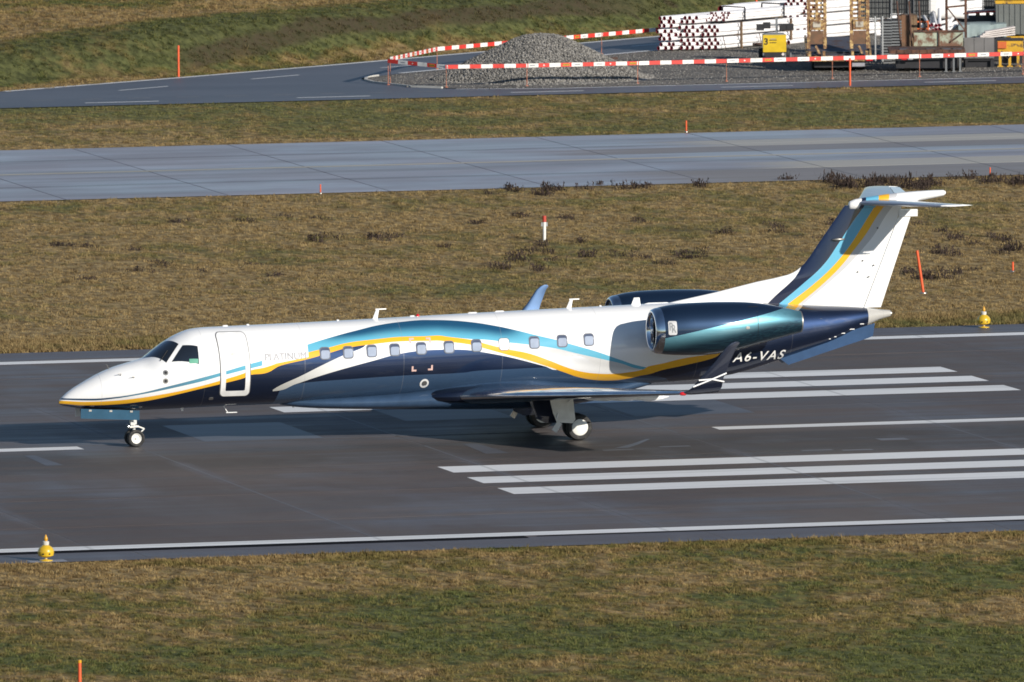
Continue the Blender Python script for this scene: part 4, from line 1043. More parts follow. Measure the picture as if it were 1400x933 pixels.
for x, l_ in ((20.45,.05),(20.62,.07),(20.85,.14),(21.1,.22),(21.42,.17)):
    b = MB(); b.box(fus_pt(x, float(pchip(_FX,_FB,x))+.20, .004), (l_,.012,.022)); b.build('tail_vent', M['letter_white'], jet)

# ---- wheels and undercarriage
def wheel(name, x, y, z, r, w, par, face=-1, rimr=.6, lab=None):
    g = MB(); Mx = Matrix.Translation((x, y, z)) @ Matrix.Rotation(math.pi/2, 4, 'X')
    h = w/2
    g.lathe([(r*rimr,-h*.8),(r*.80,-h),(r*.93,-h*.88),(r*.985,-h*.55),(r,0),(r*.985,h*.55),(r*.93,h*.88),(r*.80,h),(r*rimr,h*.8),(r*rimr,-h*.8)], 32, Mx)
    ty = g.build(name, M['black'], par, smooth=35)
    g = MB(); g.lathe([(.001,-h*.55),(r*.16,-h*.55),(r*.18,-h*.45),(r*.34,-h*.35),(r*.44,-h*.55),(r*rimr*.98,-h*.82),(r*rimr,-h*.6),(r*rimr,h*.6),(r*rimr*.98,h*.82),(r*.44,h*.55),(r*.34,h*.35),(r*.18,h*.45),(r*.16,h*.55),(.001,h*.55)], 28, Mx)
    g.build('rim', M['rim'], ty, smooth=30)
    return ty
def gear_leg(name, segs, mat):
    g = MB()
    for a, c, r in segs: g.tube([a, c], r, 10)
    return g.build(name, mat, jet, smooth=40)
# nose leg
ng = gear_leg('nose_gear_leg', [((-.02,0,1.15),(.0,0,.62),.065),((.0,0,.66),(.02,0,.26),.045),((.02,-.26,.245),(.02,.26,.245),.03)], M['leggrey'])
for y in (-.19, .19): wheel('nose_wheel', .02, y, .245, .25, .17, jet)
g = MB(); g.bar((.05,0,.60),(.30,-.03,.50),.09,.035); g.bar((.30,-.03,.50),(.10,0,.30),.07,.03); g.bar((-.20,-.10,.56),(.12,-.10,.58),.05); g.build('torque_link', M['rim'], ng)
g = MB(); g.box((-.02,0,.72),(.17,.22,.16)); g.box((-.06,-.13,.66),(.13,.08,.10)); g.build('steering_unit', M['leggrey'], ng)
for y in (-.08, .08):
    g = MB(); g.lathe([(.055,0),(.07,.03),(.07,.06)], 12, Matrix.Translation((-.14,y,.57)) @ Matrix.Rotation(-math.pi/2, 4, 'Y'), True, True); g.build('landing_light', M['metal'], ng, smooth=40)
for y, mat in ((-.36,'door_blue'),(.36,'leggrey')):
    g = MB(); s_ = -1 if y < 0 else 1
    pr = [(-1.62,1.15),(-1.62,.87),(.09,.775),(.09,1.05)]
    A = [(x, y-s_*(1.1-z)*.08-.012, z) for x, z in pr]; B = [(x, y-s_*(1.1-z)*.08+.012, z) for x, z in pr]; g.loft([A, B]); g.build('nose_gear_door', M[mat], jet)
    g = MB()
    for k in range(3): g.box((-1.35+.6*k, y, 1.09-.03*k), (.08,.05,.05))
    g.build('door_hinge', M['dull'], jet)
g = MB(); g.box((-.75,0,1.055),(1.5,.5,.06)); g.build('gear_well', M['dark'], jet)
# main legs
for sd in (-1, 1):
    y = sd*2.05
    lg = gear_leg('main_gear_leg', [((12.05,y,1.25),(12.12,y,.62),.085),((12.05,y-.0,.66),(12.50,y,.375),.07),((12.22,y,.92),(12.44,y,.48),.045),((12.49,y-.33,.375),(12.49,y+.33,.375),.045),((12.1,y,1.0),(11.95,y-sd*.7,1.18),.04)], M['leggrey'])
    wheel('main_wheel', 12.49, y-.22, .375, .375, .23, jet); wheel('main_wheel', 12.49, y+.22, .375, .375, .23, jet)
    # smooth white disc on the outer wheel
    g = MB(); Mx = Matrix.Translation((12.49, y+sd*.34, .375)) @ Matrix.Rotation(math.pi/2 if sd < 0 else -math.pi/2, 4, 'X')
    g.lathe([(.235,-.06),(.236,-.01),(.20,.012),(.03,.018),(.001,.018)], 28, Mx); g.build('hub_disc', M['rim'], lg, smooth=30)
    g = MB(); yo = y+sd*.30
    pr = [(11.57,1.36),(12.28,1.36),(12.35,.60),(12.27,.50),(11.80,.54),(11.70,.80)] if sd < 0 else [(11.35,1.36),(12.40,1.36),(12.44,.62),(12.28,.50),(11.85,.49),(11.50,.66),(11.36,.9)]
    A = [(x, yo-.014+sd*.05*(1.3-z), z) for x, z in pr]; B = [(x, yo+.014+sd*.05*(1.3-z), z) for x, z in pr]; g.loft([A, B]); dr = g.build('main_gear_door', M['leggrey'] if sd < 0 else M['navy'], jet)
    pr = [(11.82,.56),(11.96,.50),(11.80,.24),(11.66,.33)]
    g = MB(); A = [(x, yo-.02, z) for x, z in pr]; B = [(x, yo+.005, z) for x, z in pr]; g.loft([A, B]); g.build('lower_door_flap', M['leggrey'] if sd < 0 else M['dull'], dr)
    g = MB(); g.bar((12.12,yo+sd*.05,1.10),(12.26,yo+sd*.05,1.20),.035,.02); g.bar((11.80,yo+sd*.07,.66),(11.84,yo+sd*.07,.80),.03,.02); g.build('door_stay', M['letter_white'], dr)
    g = MB(); pr = [(11.30,1.05),(12.55,1.05),(12.50,.62),(12.2,.44),(11.8,.42),(11.5,.55)]; A = [(x, sd*1.28-.02, z) for x, z in pr]; B = [(x, sd*1.28+.02, z) for x, z in pr]; g.loft([A, B]); g.build('inboard_gear_door', M['navy'], jet)
    g = MB(); g.box((12.1,y-sd*.55,1.22),(1.1,1.5,.10)); g.build('wheel_well', M['dark'], jet)
# ================================================================== small things along the runway
M['orange'] = paint('orange_pole_paint', (.70,.105,.03), .5); M['sign_yellow'] = paint('lamp_yellow_paint', (.62,.40,.02), .35, 0, .5)
M['lamp_glass'] = paint('frosted_lamp_glass', (.62,.60,.55), .25, 0, .5); M['lamp_amber'] = paint('amber_lamp_cap', (.60,.30,.02), .3)
M['post_white'] = paint('white_post', (.72,.72,.70), .5); M['post_red'] = paint('red_band', (.42,.05,.03), .5)
M['band_red'] = paint('red_barrier_paint', (.60,.035,.025), .5, wear=.12, wcol=(.3,.05,.04)); M['band_white'] = paint('white_barrier_paint', (.74,.72,.69), .5, wear=.12, wcol=(.45,.43,.4))
M['stake'] = paint('orange_stake', (.46,.17,.10), .6, wear=.3)
M['rust'] = paint('rusty_steel', (.125,.055,.032), .8, wear=.6, wcol=(.06,.03,.022)); M['steel'] = paint('galvanised_steel', (.27,.28,.29), .45, .6)
M['darksteel'] = paint('dark_steel', (.04,.04,.045), .5, .5); M['pipe_white'] = paint('white_plastic_pipe', (.76,.75,.76), .4)
M['pipe_red'] = paint('dark_red_pipe_lining', (.26,.022,.040), .5); M['wood'] = paint('weathered_timber', (.20,.13,.075), .8, wear=.4)
M['cream'] = paint('cream_yellow_paint', (.52,.36,.15), .5, wear=.62, wcol=(.17,.085,.04), wscale=6); M['machine_yellow'] = paint('machine_yellow_paint', (.58,.33,.025), .45, wear=.25)
M['cabinet_yellow'] = paint('cabinet_yellow_paint', (.66,.45,.02), .4); M['tarp_white'] = paint('white_sheeting', (.72,.71,.70), .6)
M['tarp_grey'] = paint('grey_green_tarpaulin', (.25,.31,.31), .7); M['pale_green'] = paint('pale_green_paint', (.36,.40,.31), .6, wear=.55, wcol=(.15,.075,.045), wscale=2)
M['panel_grey'] = paint('grey_boarding', (.155,.150,.150), .8); M['box_grey'] = paint('grey_container_paint', (.125,.135,.13), .6, wear=.2, wcol=(.08,.08,.08))
M['brown_sheet'] = paint('brown_stained_panel', (.17,.085,.045), .7, wear=.4); M['board'] = paint('pale_board', (.66,.60,.57), .7); M['orange_rack'] = paint('orange_rack_paint', (.55,.12,.03), .5)
M['blueish'] = paint('blue_grey_sheet', (.085,.085,.105), .6, .2, wear=.4, wcol=(.09,.05,.03))

# orange snow poles
def pole(x, y, h, r, label, lean=0.0, tip=False):
    z0 = float(ground_z(x, y)); o = empty('snow_pole', (x, y, z0), label=label, cat='pole', group='orange poles marking the pavement edges')
    b = MB(); top = (lean*h, 0, h); b.tube([(0,0,-.05), top], r, 10); b.build('pole_shaft', M['orange'], o, smooth=40)
    b = MB(); b.lathe([(.001,.0),(r*2.6,.0),(r*2.4,.03),(r*1.1,.05)], 12); b.build('pole_foot', M['dull'], o, smooth=40)
    if tip: b = MB(); b.tube([(lean*h*.92,0,h*.92), (lean*h*1.0,0,h*1.004)], r*1.12, 10); b.build('pole_tip', M['lamp_amber'], o, smooth=40)
    return o
pole(37.87,153.0,1.28,.042,'tall orange pole at the foot of the green bank by the far road')
pole(61.2,138.8,1.12,.040,'orange pole standing on the front road in front of the trailers')
pole(36.28,43.9,1.38,.045,'orange pole leaning to the left on the brown verge behind the jet tail',-.155)
pole(41.42,51.1,.33,.036,'short orange pole stub on the verge at the right edge, right of the leaning pole')
pole(-15.9,-61.8,.80,.045,'orange pole with yellow tip in the foreground grass, bottom left',0,True)
pole(48.6,117.0,.43,.030,'small orange pole on the far edge of the taxiway')
pole(28.4,92.0,.33,.024,'small orange pole on the near edge of the taxiway, left half')
pole(52.75,91.6,.34,.024,'small orange pole on the near edge of the taxiway above the tail',0)
pole(68.47,178.0,1.1,.05,'orange pole rising behind the white pipe stacks')

# marker post
mp = empty('marker_post', (30.38,68.9,float(ground_z(30.38,68.9))), label='white marker post with red top and small reflectors on the brown verge', cat='post')
b = MB(); b.tube([(0,0,-.03),(0,0,.62)], [.05,.06], 12); b.build('post_body', M['post_white'], mp, smooth=40)
b = MB(); b.tube([(0,0,.62),(0,0,.83)], [.068,.066], 12); b.build('post_top', M['post_red'], mp, smooth=40)
for s_ in (-1, 1):
    b = MB(); b.box((s_*.085,0,.54),(.05,.03,.13)); b.build('reflector', M['steel'], mp)

# runway edge lights
def edge_light(x, y, label, sc=1.0):
    o = empty('edge_light', (x, y, .002), label=label, cat='runway light', group='yellow runway edge lights')
    L = lambda prof, name, mat: (lambda b: (b.lathe([(r*sc, z*sc) for r, z in prof], 24, None, True, True), b.build(name, M[mat], o, smooth=45)))(MB())
    L([(.17,0),(.17,.02),(.05,.035),(.035,.05)], 'base_plate', 'sign_yellow')
    L([(.032,.03),(.032,.10)], 'stem', 'lamp_glass')
    L([(.12,.095),(.19,.13),(.205,.20),(.205,.26),(.17,.33),(.10,.38),(.075,.40)], 'lamp_body', 'sign_yellow')
    L([(.078,.40),(.085,.44),(.085,.485),(.06,.50)], 'collar', 'lamp_glass')
    L([(.035,.50),(.055,.54),(.045,.58),(.012,.66)], 'lamp_cap', 'lamp_amber')
    for a in (-.55, .25):
        b = MB(); b.lathe([(.022,0),(.022,.015)], 10, Matrix.Rotation(a, 4, 'Z') @ Matrix.Translation((0,-.197*sc,.185*sc)) @ Matrix.Rotation(math.pi/2, 4, 'X'), False, True); b.build('screw_cap', M['dark'], o)
edge_light(-9.67, -31.0, 'yellow runway edge light in front of the near grass, bottom left', 1.04)
edge_light(34.29, 30.5, 'yellow runway edge light across the runway, right of the jet tail')
# concrete pad the near light stands on
b = MB(); b.poly([(-10.15,-31.33,.0015),(-9.15,-31.33,.0015),(-9.15,-30.75,.0015),(-10.15,-30.75,.0015)]); b.build('concrete_pad', M['concrete'], kind='structure')

# ================================================================== red and white plank barriers
def barrier(name_label, feet, heights, first_phase=0):
    root = empty('plank_barrier', (feet[0][0], feet[0][1], .012), label=name_label, cat='barrier', group='red and white barriers round the yard')
    o0 = Vector((feet[0][0], feet[0][1], 0)); ph = first_phase
    for i, (f, h) in enumerate(zip(feet, heights)):
        b = MB(); p = Vector((f[0], f[1], 0))-o0
        b.tube([p+Vector((0,.07,-.01)), p+Vector((0,.07,h+.06))], .013, 6); b.lathe([(.07,0),(.06,.02),(.02,.03)], 8, Matrix.Translation(p+Vector((0,.07,0))), True, False)
        b.build('stake', M['stake'], root)
    for i in range(len(feet)-1):
        a = Vector((feet[i][0], feet[i][1], heights[i]))-o0; c = Vector((feet[i+1][0], feet[i+1][1], heights[i+1]))-o0
        d = (c-a); L = d.length; d.normalize(); nrm = Vector((d.y, -d.x, 0)).normalized()
        if nrm.y > 0: nrm = -nrm
        nb = max(3, round(L/.46)); b = MB()
        marks = []
        for k in range(nb):
            mk = MB()
            b.mi = (k+ph) % 2
            p0 = a+d*(L*k/nb-(.04 if k == 0 else 0)); p1 = a+d*(L*(k+1)/nb+(.04 if k == nb-1 else 0))
            q = [p0-nrm*.012, p1-nrm*.012, p1+nrm*.012, p0+nrm*.012]
            dz = Vector((0,0,.076))
            lo = [v-dz for v in q]; hi = [v+dz for v in q]
            n0 = len(b.v); [b.vert(v) for v in lo+hi]
            for f in ((0,3,2,1),(4,5,6,7),(3,7,6,2),(0,1,5,4)): b.face([n0+j for j in f])
            if k == 0: b.face([n0+j for j in (0,4,7,3)])
            if k == nb-1: b.face([n0+j for j in (1,2,6,5)])
            # small printed marks: diamond on some red bands, a yellow-black bar or two grey lines on others
            m = (p0+p1)/2+nrm*.0155; t = d*.5
            kind = (k+ph+3*i) % 6
            if b.mi == 0 and kind in (2,): mk.mi = 0; e = .035; mk.poly([m-d*e, m-Vector((0,0,e)), m+d*e, m+Vector((0,0,e))])
            elif b.mi == 0 and kind in (4,):
                mk.mi = 1; mk.poly([m-d*.13-Vector((0,0,.035)), m+d*.13-Vector((0,0,.035)), m+d*.13+Vector((0,0,.035)), m-d*.13+Vector((0,0,.035))])
                mk.mi = 2; m2 = m+nrm*.003; mk.poly([m2-d*.12-Vector((0,0,.012)), m2+d*.12-Vector((0,0,.012)), m2+d*.12+Vector((0,0,.012)), m2-d*.12+Vector((0,0,.012))])
            elif b.mi == 1 and kind in (1, 5):
                mk.mi = 3; mk.poly([m-d*.11-Vector((0,0,.022)), m+d*.11-Vector((0,0,.022)), m+d*.11+Vector((0,0,.022)), m-d*.11+Vector((0,0,.022))])
            if mk.f: marks.append(mk)
        pl = b.build('barrier_plank', [M['band_red'], M['band_white']], root)
        for mk in marks: mk.build('plank_print', [M['band_white'], M['sign_yellow'], M['dark'], M['letter_grey']], pl)
        ph += nb
    return root
barrier('long front barrier of red and white planks along the near edge of the yard', [(44.5,145.6),(46.25,143.35),(49.39,143.0),(53.8,142.85),(57.4,142.9),(61.7,142.95),(65.2,142.8),(69.4,142.75),(73.5,142.7),(78,142.7)], [.93,.80,.80,.80,.80,.80,.81,.82,.82,.82], 0)
barrier('rear barrier of red and white planks along the far road, behind the gravel heap', [(44.62,145.75),(48.6,153.9),(52.6,156.95),(57.1,160.45),(61.0,163.5)], [1.0,.80,.80,.78,.78], 1)

# ================================================================== stacks of plastic pipe
D2 = Vector((.80, .60, 0)); ANG = math.atan2(.60, .80)
def pipe_mesh(L, r=.083, n=14, t=.020):
    b = MB(); ring = lambda x, q: b.ring([(x, q*math.cos(2*math.pi*k/n), q*math.sin(2*math.pi*k/n)) for k in range(n)])
    A = ring(0, r); B = ring(L, r); b.mi = 0; b.bridge(A, B)
    C = ring(.0, r-t); Dn = ring(.55, r-t); b.mi = 1; b.bridge(C, A); b.bridge(Dn, C); b.face(Dn)
    E = ring(L, r-t); F = ring(L-.4, r-t); b.bridge(B, E); b.bridge(E, F); b.face(F)
    return b
PROTO = {}
def put_pipe(L, p, ang, label, group, pitch=0.0, r=.083):
    key = (round(L, 1), r)
    if key not in PROTO:
        o = pipe_mesh(L, r).build('plastic_pipe', [M['pipe_white'], M['pipe_red']], smooth=40); PROTO[key] = o
    else:
        o = PROTO[key].copy(); COL.objects.link(o)
    o.location = p; o.rotation_euler = (0, pitch, ang)
    return tag(o, label, 'pipe', group)
NRM = Vector((.60, -.80, 0))      # sideways across the pipes, towards the camera
ORD = ['bottom','second','third','fourth','fifth','sixth','seventh','eighth','ninth','tenth','eleventh']
ORC = ['first','second','third','fourth','fifth']
def bundle(start, cols, tiers, L, label, group, skip=(), jit=.12):
    z = .085+.05; row = 0
    for ti, rows in enumerate(tiers):
        for ri in range(rows):
            for c in range(cols):
                if (ti, ri, c) in skip: continue
                off = (.5 if ri % 2 else 0)*.172
                p = start+NRM*(c*.172+off)+D2*(c*.19+off*1.1)+D2*rng.uniform(-jit, jit); put_pipe(L, (p.x, p.y, z), ANG, label % (ORD[row], ORC[c]), group)
            z += .150; row += 1
        z += .075
def batten(x0, w, z, name='timber_batten', label='timber batten between the layers of white pipes'):
    pass
P0 = Vector((59.70, 161.3, 0))
bundle(P0, 3, (2,3,3), 6.0, 'white red-ended pipe, %s row up, %s from the left, in the shaded left-hand bundle', 'white pipes of the left-hand bundle', jit=.10)
bundle(P0+NRM*.60+D2*.68, 3, (3,3,2), 6.0, 'white red-ended pipe, %s row up, %s from the left, in the middle bundle', 'white pipes of the middle bundle', jit=.08)
bundle(P0+NRM*1.20+D2*1.32, 3, (3,3), 6.0, 'white red-ended pipe, %s row up, %s from the left, in the right-hand bundle', 'white pipes of the right-hand bundle', jit=.06)
# upper layer: thinner pipes set back on the right-hand bundle
for k in range(7):
    for r_ in range(4):
        p = P0+NRM*(.95+.105*k+.05*(r_ % 2))+D2*(1.75+.1*k+rng.uniform(-.12, .12)+.1*r_); put_pipe(5.0, (p.x, p.y, 1.20+.09*r_), ANG, 'thin white pipe on top of the near stack, %s layer up, %s from the back' % (ORD[r_], (ORC+['sixth','seventh'])[k]), 'thin white pipes on top of the stack', r=.050)
# second and third stacks farther along
bundle(P0+D2*8.0+NRM*.30, 5, (3,3,4), 6.0, 'white pipe, %s row up, %s from the back, in the stack behind the light tower', 'white pipes of the second stack', jit=.08)
bundle(P0+D2*14.9+NRM*.45, 4, (3,3,3), 6.0, 'white pipe, %s row up, %s from the back, in the far stack between the ramps', 'white pipes of the far stack', jit=.08)
# big pipes behind, on top
for k in range(2):
    p = P0+D2*(4.4+1.2*k)-NRM*(.25+.32*k); put_pipe(9.0, (p.x, p.y, 1.46), ANG, ('thick white pipe on top behind the stacks, the %s of two' % ('front' if k == 0 else 'rear')), 'thick white pipes on top', r=.15)
# steel hoops and timber between the layers
def hoop(d, nx0, nx1, z0, z1, label, down=True):
    o = empty('pipe_hoop', tuple(P0+D2*d), ANG, label=label, cat='hoop', group='dark steel hoops round the pipe stacks')
    # local frame: x along the pipes, -y towards the camera
    b = MB(); b.bar((0,-nx0,z1),(0,-nx1,z1),.05,.05); b.build('top_bar', M['darksteel'], o)
    b = MB(); b.bar((0,-nx1,z0),(0,-nx1,z1-.026),.05,.05); b.build('front_bar', M['darksteel'], o)
    b = MB(); b.bar((0,-nx0,z1-.22),(0,-nx0,z1-.026),.05,.05); b.build('rear_bar', M['darksteel'], o)
hoop(3.4,.62,1.75,1.12,1.66,'dark steel hoop nearest the red pipe ends'); hoop(6.0,.62,1.75,1.12,1.66,'dark steel hoop in the middle of the near stack')
hoop(9.0,.10,1.36,1.05,1.92,'dark steel hoop on the second stack behind the light tower'); hoop(12.3,.10,1.36,1.05,1.92,'dark steel hoop on the second stack left of the ramps')
def timber(d, n0, n1, z, label, post=None):
    o = empty('timber_prop', tuple(P0+D2*d), ANG, label=label, cat='timber', group='timber pieces holding the pipe stacks')
    b = MB(); b.box((0,-(n0+n1)/2,z),(.10,n1-n0,.06)); b.build('cross_batten', M['wood'], o)
    if post: b = MB(); b.bar((0,-n1-.04,.02),(0,-n1-.04,post),.09,.06); b.build('upright', M['wood'], o)
timber(3.1,-.1,1.76,.565,'timber batten and upright at the front of the near stack',1.10); timber(6.4,-.1,1.76,.565,'timber batten and upright at the far end of the near stack',1.06)
timber(8.9,.1,1.3,.565,'timber batten and upright behind the light tower',1.15); timber(13.4,.1,1.3,.565,'timber batten and upright at the end of the second stack',1.10)
for d, lab in ((2.0,'rusty flat bar leaning on the lower pipes, left one'),(4.4,'rusty flat bar leaning on the lower pipes, right one')):
    o = P0+D2*d+NRM*1.86; b = MB(); b.bar((0,0,.02),(-.12,.0,.56),.05,.02); s_ = b.build('leaning_bar', M['rust'], loc=tuple(o)); tag(s_, lab, 'steel bar')
for d, n_, lab in ((6.1,1.9,'loose white pipe lying askew by the light tower'),(12.2,1.75,'loose white pipe pointing at the road beside the left ramp')):
    p = P0+D2*d+NRM*n_; put_pipe(2.0 if d > 7 else 2.2, (p.x, p.y, .10), ANG-.9 if d > 7 else ANG+.1, lab, None)
# rusty scrap
def scrap(x, y, lab, n, s_, rz=0.0):
    o = empty('steel_scrap', (x, y, .012), rz, label=lab, cat='scrap steel')
    for k in range(n):
        b = MB(); q = Vector((rng.uniform(-s_, s_), rng.uniform(-.25, .25), .06+.09*k*.5)); a = rng.uniform(-.4, .4)
        b.bar(q-Vector((math.cos(a), math.sin(a), rng.uniform(-.06,.06)))*.55, q+Vector((math.cos(a), math.sin(a), rng.uniform(-.06,.06)))*.55, .10, .10); b.build('beam', M['rust'], o)
scrap(55.3,155.9,'rusty beams piled behind the gravel heap',6,.7); scrap(64.3,161.6,'flat rusty steel on the ground under the pipes',4,.9,ANG)
scrap(54.5,145.6,'single rusty bar at the right foot of the heap',1,.1)

# ================================================================== mobile light tower
lt = empty('light_tower', (62.42,153.9,.012), -.22, label='yellow mobile light tower numbered 3 with folded lamps', cat='light tower')
b = MB(); b.box((0,0,.72),(.92,.80,.68)); cab = b.build('cabinet', M['cabinet_yellow'], lt)
b = MB(); b.box((0,.02,.25),(.96,.78,.24)); b.build('chassis', M['darksteel'], lt)
V, F = text_pts('3', .15, .27, bold=.03); b = MB()
for u, v in V: b.vert((-.42+u, -.405, .67+v))
for f in F: b.face(f)
b.build('number', M['dark'], cab)
for z, w in ((.855,.30),(.755,.27)):
    b = MB(); b.box((-.07,-.404,z),(w,.006,.030)); b.build('name_bar', M['dark'], cab)
b = MB(); b.box((-.06,-.404,.905),(.22,.006,.028)); b.build('maker_strip', M['letter_grey'], cab)
b = MB(); b.poly([(.33,-.377,.22),(.40,-.377,.29),(.33,-.377,.36),(.26,-.377,.29)]); b.build('hazard_diamond', M['board'], lt)
b = MB(); b.box((0,0,1.08),(.80,.6,.05)); b.build('roof_rack', M['steel'], lt)
b = MB(); b.bar((.10,0,1.08),(.10,0,1.72),.09,.09); b.bar((-.50,0,1.42),(.62,0,1.46),.07,.07); b.build('mast', M['steel'], lt)
for x, z in ((-.56,1.36),(-.30,1.43),(.35,1.36),(.62,1.36)):
    b = MB(); b.loft([[(x-.15,-.16,z-.13),(x+.15,-.16,z-.13),(x+.15,-.16,z+.13),(x-.15,-.16,z+.13)],[(x-.13,.10,z-.10),(x+.13,.10,z-.10),(x+.13,.10,z+.10),(x-.13,.10,z+.10)]]); h = b.build('lamp_head', M['darksteel'], lt)
    b = MB(); b.box((x,-.163,z-.01),(.24,.008,.19)); b.build('lamp_lens', M['darksteel'], h)
for x in (-.53, .53):
    b = MB(); b.lathe([(.12,-.07),(.24,-.08),(.26,0),(.24,.08),(.12,.07)], 16, Matrix.Translation((x,.1,.25)) @ Matrix.Rotation(math.pi/2, 4, 'Y'), True, True); b.build('tyre', M['black'], lt, smooth=40)
for x in (-.45, .42, .64):
    b = MB(); b.bar((x,-.36,0),(x,-.36,.34),.05,.05); b.box((x,-.36,.01),(.16,.14,.02)); b.build('jack_leg', M['steel'], lt)
b = MB(); b.bar((-.5,-.36,.13),(.62,-.36,.13),.06,.08); b.build('outrigger', M['steel'], lt)

# ================================================================== low-loader with its two loading ramps folded upright
tr = empty('ramp_trailer', (62.45,146.8,.012), -.26, label='cream low-loader trailer with two loading ramps standing upright', cat='trailer')
# local: x to the right across the tail, y away from us along the trailer
M['dusty'] = paint('dusty_board', (.46,.42,.35), .7, wear=.3)
def ramp(x0):
    w = .74
    r_ = MB(); 
    for x in (x0-w/2+.05, x0, x0+w/2-.05): r_.bar((x,0 if x != x0 else .075,.92 if x != x0 else 2.05),(x,.18,4.0),.13 if x != x0 else .11,.14,up=(0,1,0))
    r_.build('side_rail', M['cream'], tr)
    for k in range(11):
        z = 2.12+.17*k; t = (z-.92)/3.08; b = MB(); b.bar((x0-w/2+.08,.18*t+.01,z),(x0+w/2-.08,.18*t+.01,z),.06,.085); b.build('ramp_rung', M['cream'], tr)
    b = MB(); b.box((x0,.02,1.86),(w-.22,.17,.40)); b.build('ramp_plate', M['cream'], tr)
    b = MB(); b.box((x0,-.075,1.88),(.30,.02,.22)); b.build('number_board', M['dusty'], tr)
    b = MB(); b.box((x0,.02,1.36),(w-.24,.10,.52)); b.build('ramp_panel', M['brown_sheet'], tr)
    b = MB(); b.bar((x0-.05,-.01,1.04),(x0+.1,.02,.72),.10,.08); b.box((x0-.28,.02,.72),(.10,.12,.22)); b.box((x0+.28,.02,.72),(.10,.12,.22)); b.build('ramp_hinge', M['cream'], tr)
ramp(-.28); ramp(1.40)
b = MB(); b.box((.58,.16,.52),(2.60,.14,.20)); b.build('rear_beam', M['cream'], tr)
for x in (-.62, .98, 1.78):
    b = MB(); b.box((x,.07,.50),(.26,.05,.13)); b.build('tail_light', M['red'], tr)
b = MB(); b.poly([(-.62,.24,.66),(1.78,.24,.66),(1.78,2.6,1.10),(-.62,2.6,1.10)]); b.loft([[(-.62,.24,.655),(1.78,.24,.655),(1.78,.24,.55),(-.62,.24,.55)],[(-.62,2.6,1.095),(1.78,2.6,1.095),(1.78,2.6,.9),(-.62,2.6,.9)],[(-.62,4.7,1.095),(1.78,4.7,1.095),(1.78,4.7,.9),(-.62,4.7,.9)]]); b.build('deck', M['blueish'], tr)
for x in (-.66, 1.83):
    b = MB(); b.loft([[(x-.04,.24,.52),(x+.04,.24,.52),(x+.04,.24,.72),(x-.04,.24,.72)],[(x-.04,2.6,.90),(x+.04,2.6,.90),(x+.04,2.6,1.16),(x-.04,2.6,1.16)],[(x-.04,4.7,.90),(x+.04,4.7,.90),(x+.04,4.7,1.16),(x-.04,4.7,1.16)]]); b.build('deck_rail', M['cream'], tr)
for k in range(7):
    b = MB(); b.box((1.80,.5+.33*k,.50+.055*k),(.05,.07,.24)); b.build('rail_rib', M['cream'], tr)
for x in (-.30, 1.46):
    for y in (1.5, 2.6, 3.7):
        b = MB(); b.lathe([(.2,-.16),(.36,-.16),(.40,-.1),(.40,.1),(.36,.16),(.2,.16)], 18, Matrix.Translation((x,y,.40)) @ Matrix.Rotation(math.pi/2, 4, 'Y'), True, True); b.build('tyre', M['black'], tr, smooth=40)
b = MB(); b.box((1.35,.12,.28),(.5,.04,.14)); b.build('mud_flap', M['letter_grey'], tr)
b = MB(); b.box((.58,2.5,.46),(1.9,4.0,.62)); b.build('underframe_shade', M['darksteel'], tr)  # dark chassis block added to stand for the shade beneath the deck

# ================================================================== rusty flat trailer
ft = empty('flat_trailer', (65.35,145.9,.012), -.26, label='rusty flat trailer with a peeling pale green headboard', cat='trailer')
b = MB(); b.box((1.0,.9,.80),(3.0,2.2,.14)); b.build('deck', M['rust'], ft)
for k in range(10):
    b = MB(); b.box((-.35+.3*k,-.215,.80),(.28,.03,.15)); b.build('edge_plank', M['rust'], ft)
for x in (.10, 1.15, 1.75, 2.2):
    b = MB(); b.box((x,.25,.885),(.34,.5,.03)); b.build('plate', M['blueish'], ft)
for x0, x1 in ((.55,1.52),(1.54,2.48)):
    b = MB(); b.box(((x0+x1)/2,1.95,1.17),(x1-x0,.06,.58)); b.build('headboard_panel', M['pale_green'], ft)
b = MB(); b.bar((.5,1.9,1.47),(2.55,1.9,1.47),.07,.07); b.bar((1.53,1.88,.88),(1.53,1.88,1.44),.06,.05); b.bar((2.0,1.85,1.05),(2.45,1.85,1.38),.05,.05); b.build('headboard_frame', M['rust'], ft)
for x in (.1, .35):
    b = MB(); b.box((x,-.24,.55),(.20,.04,.12)); b.build('tail_light', M['red'] if x < .2 else M['letter_grey'], ft)
b = MB(); b.bar((.4,-.18,.56),(2.4,-.18,.60),.07,.05); b.build('rear_bumper', M['steel'], ft)
for x in (1.75, 2.05, 2.3):
    b = MB(); b.bar((x,-.1,.0),(x,-.1,.72),.07,.07); b.box((x,-.1,.012),(.16,.16,.024)); b.build('support_leg', M['steel'], ft)
b = MB(); b.box((1.0,1.0,.42),(2.4,1.8,.56)); b.build('underframe_shade', M['darksteel'], ft)  # solid dark box in place of the shade below the flat trailer
for y in (.5, 1.4):
    for x in (.25, 2.25):
        b = MB(); b.lathe([(.2,-.13),(.34,-.13),(.37,0),(.34,.13),(.2,.13)], 18, Matrix.Translation((x,y,.37)) @ Matrix.Rotation(math.pi/2, 4, 'Y'), True, True); b.build('tyre', M['black'], ft, smooth=40)

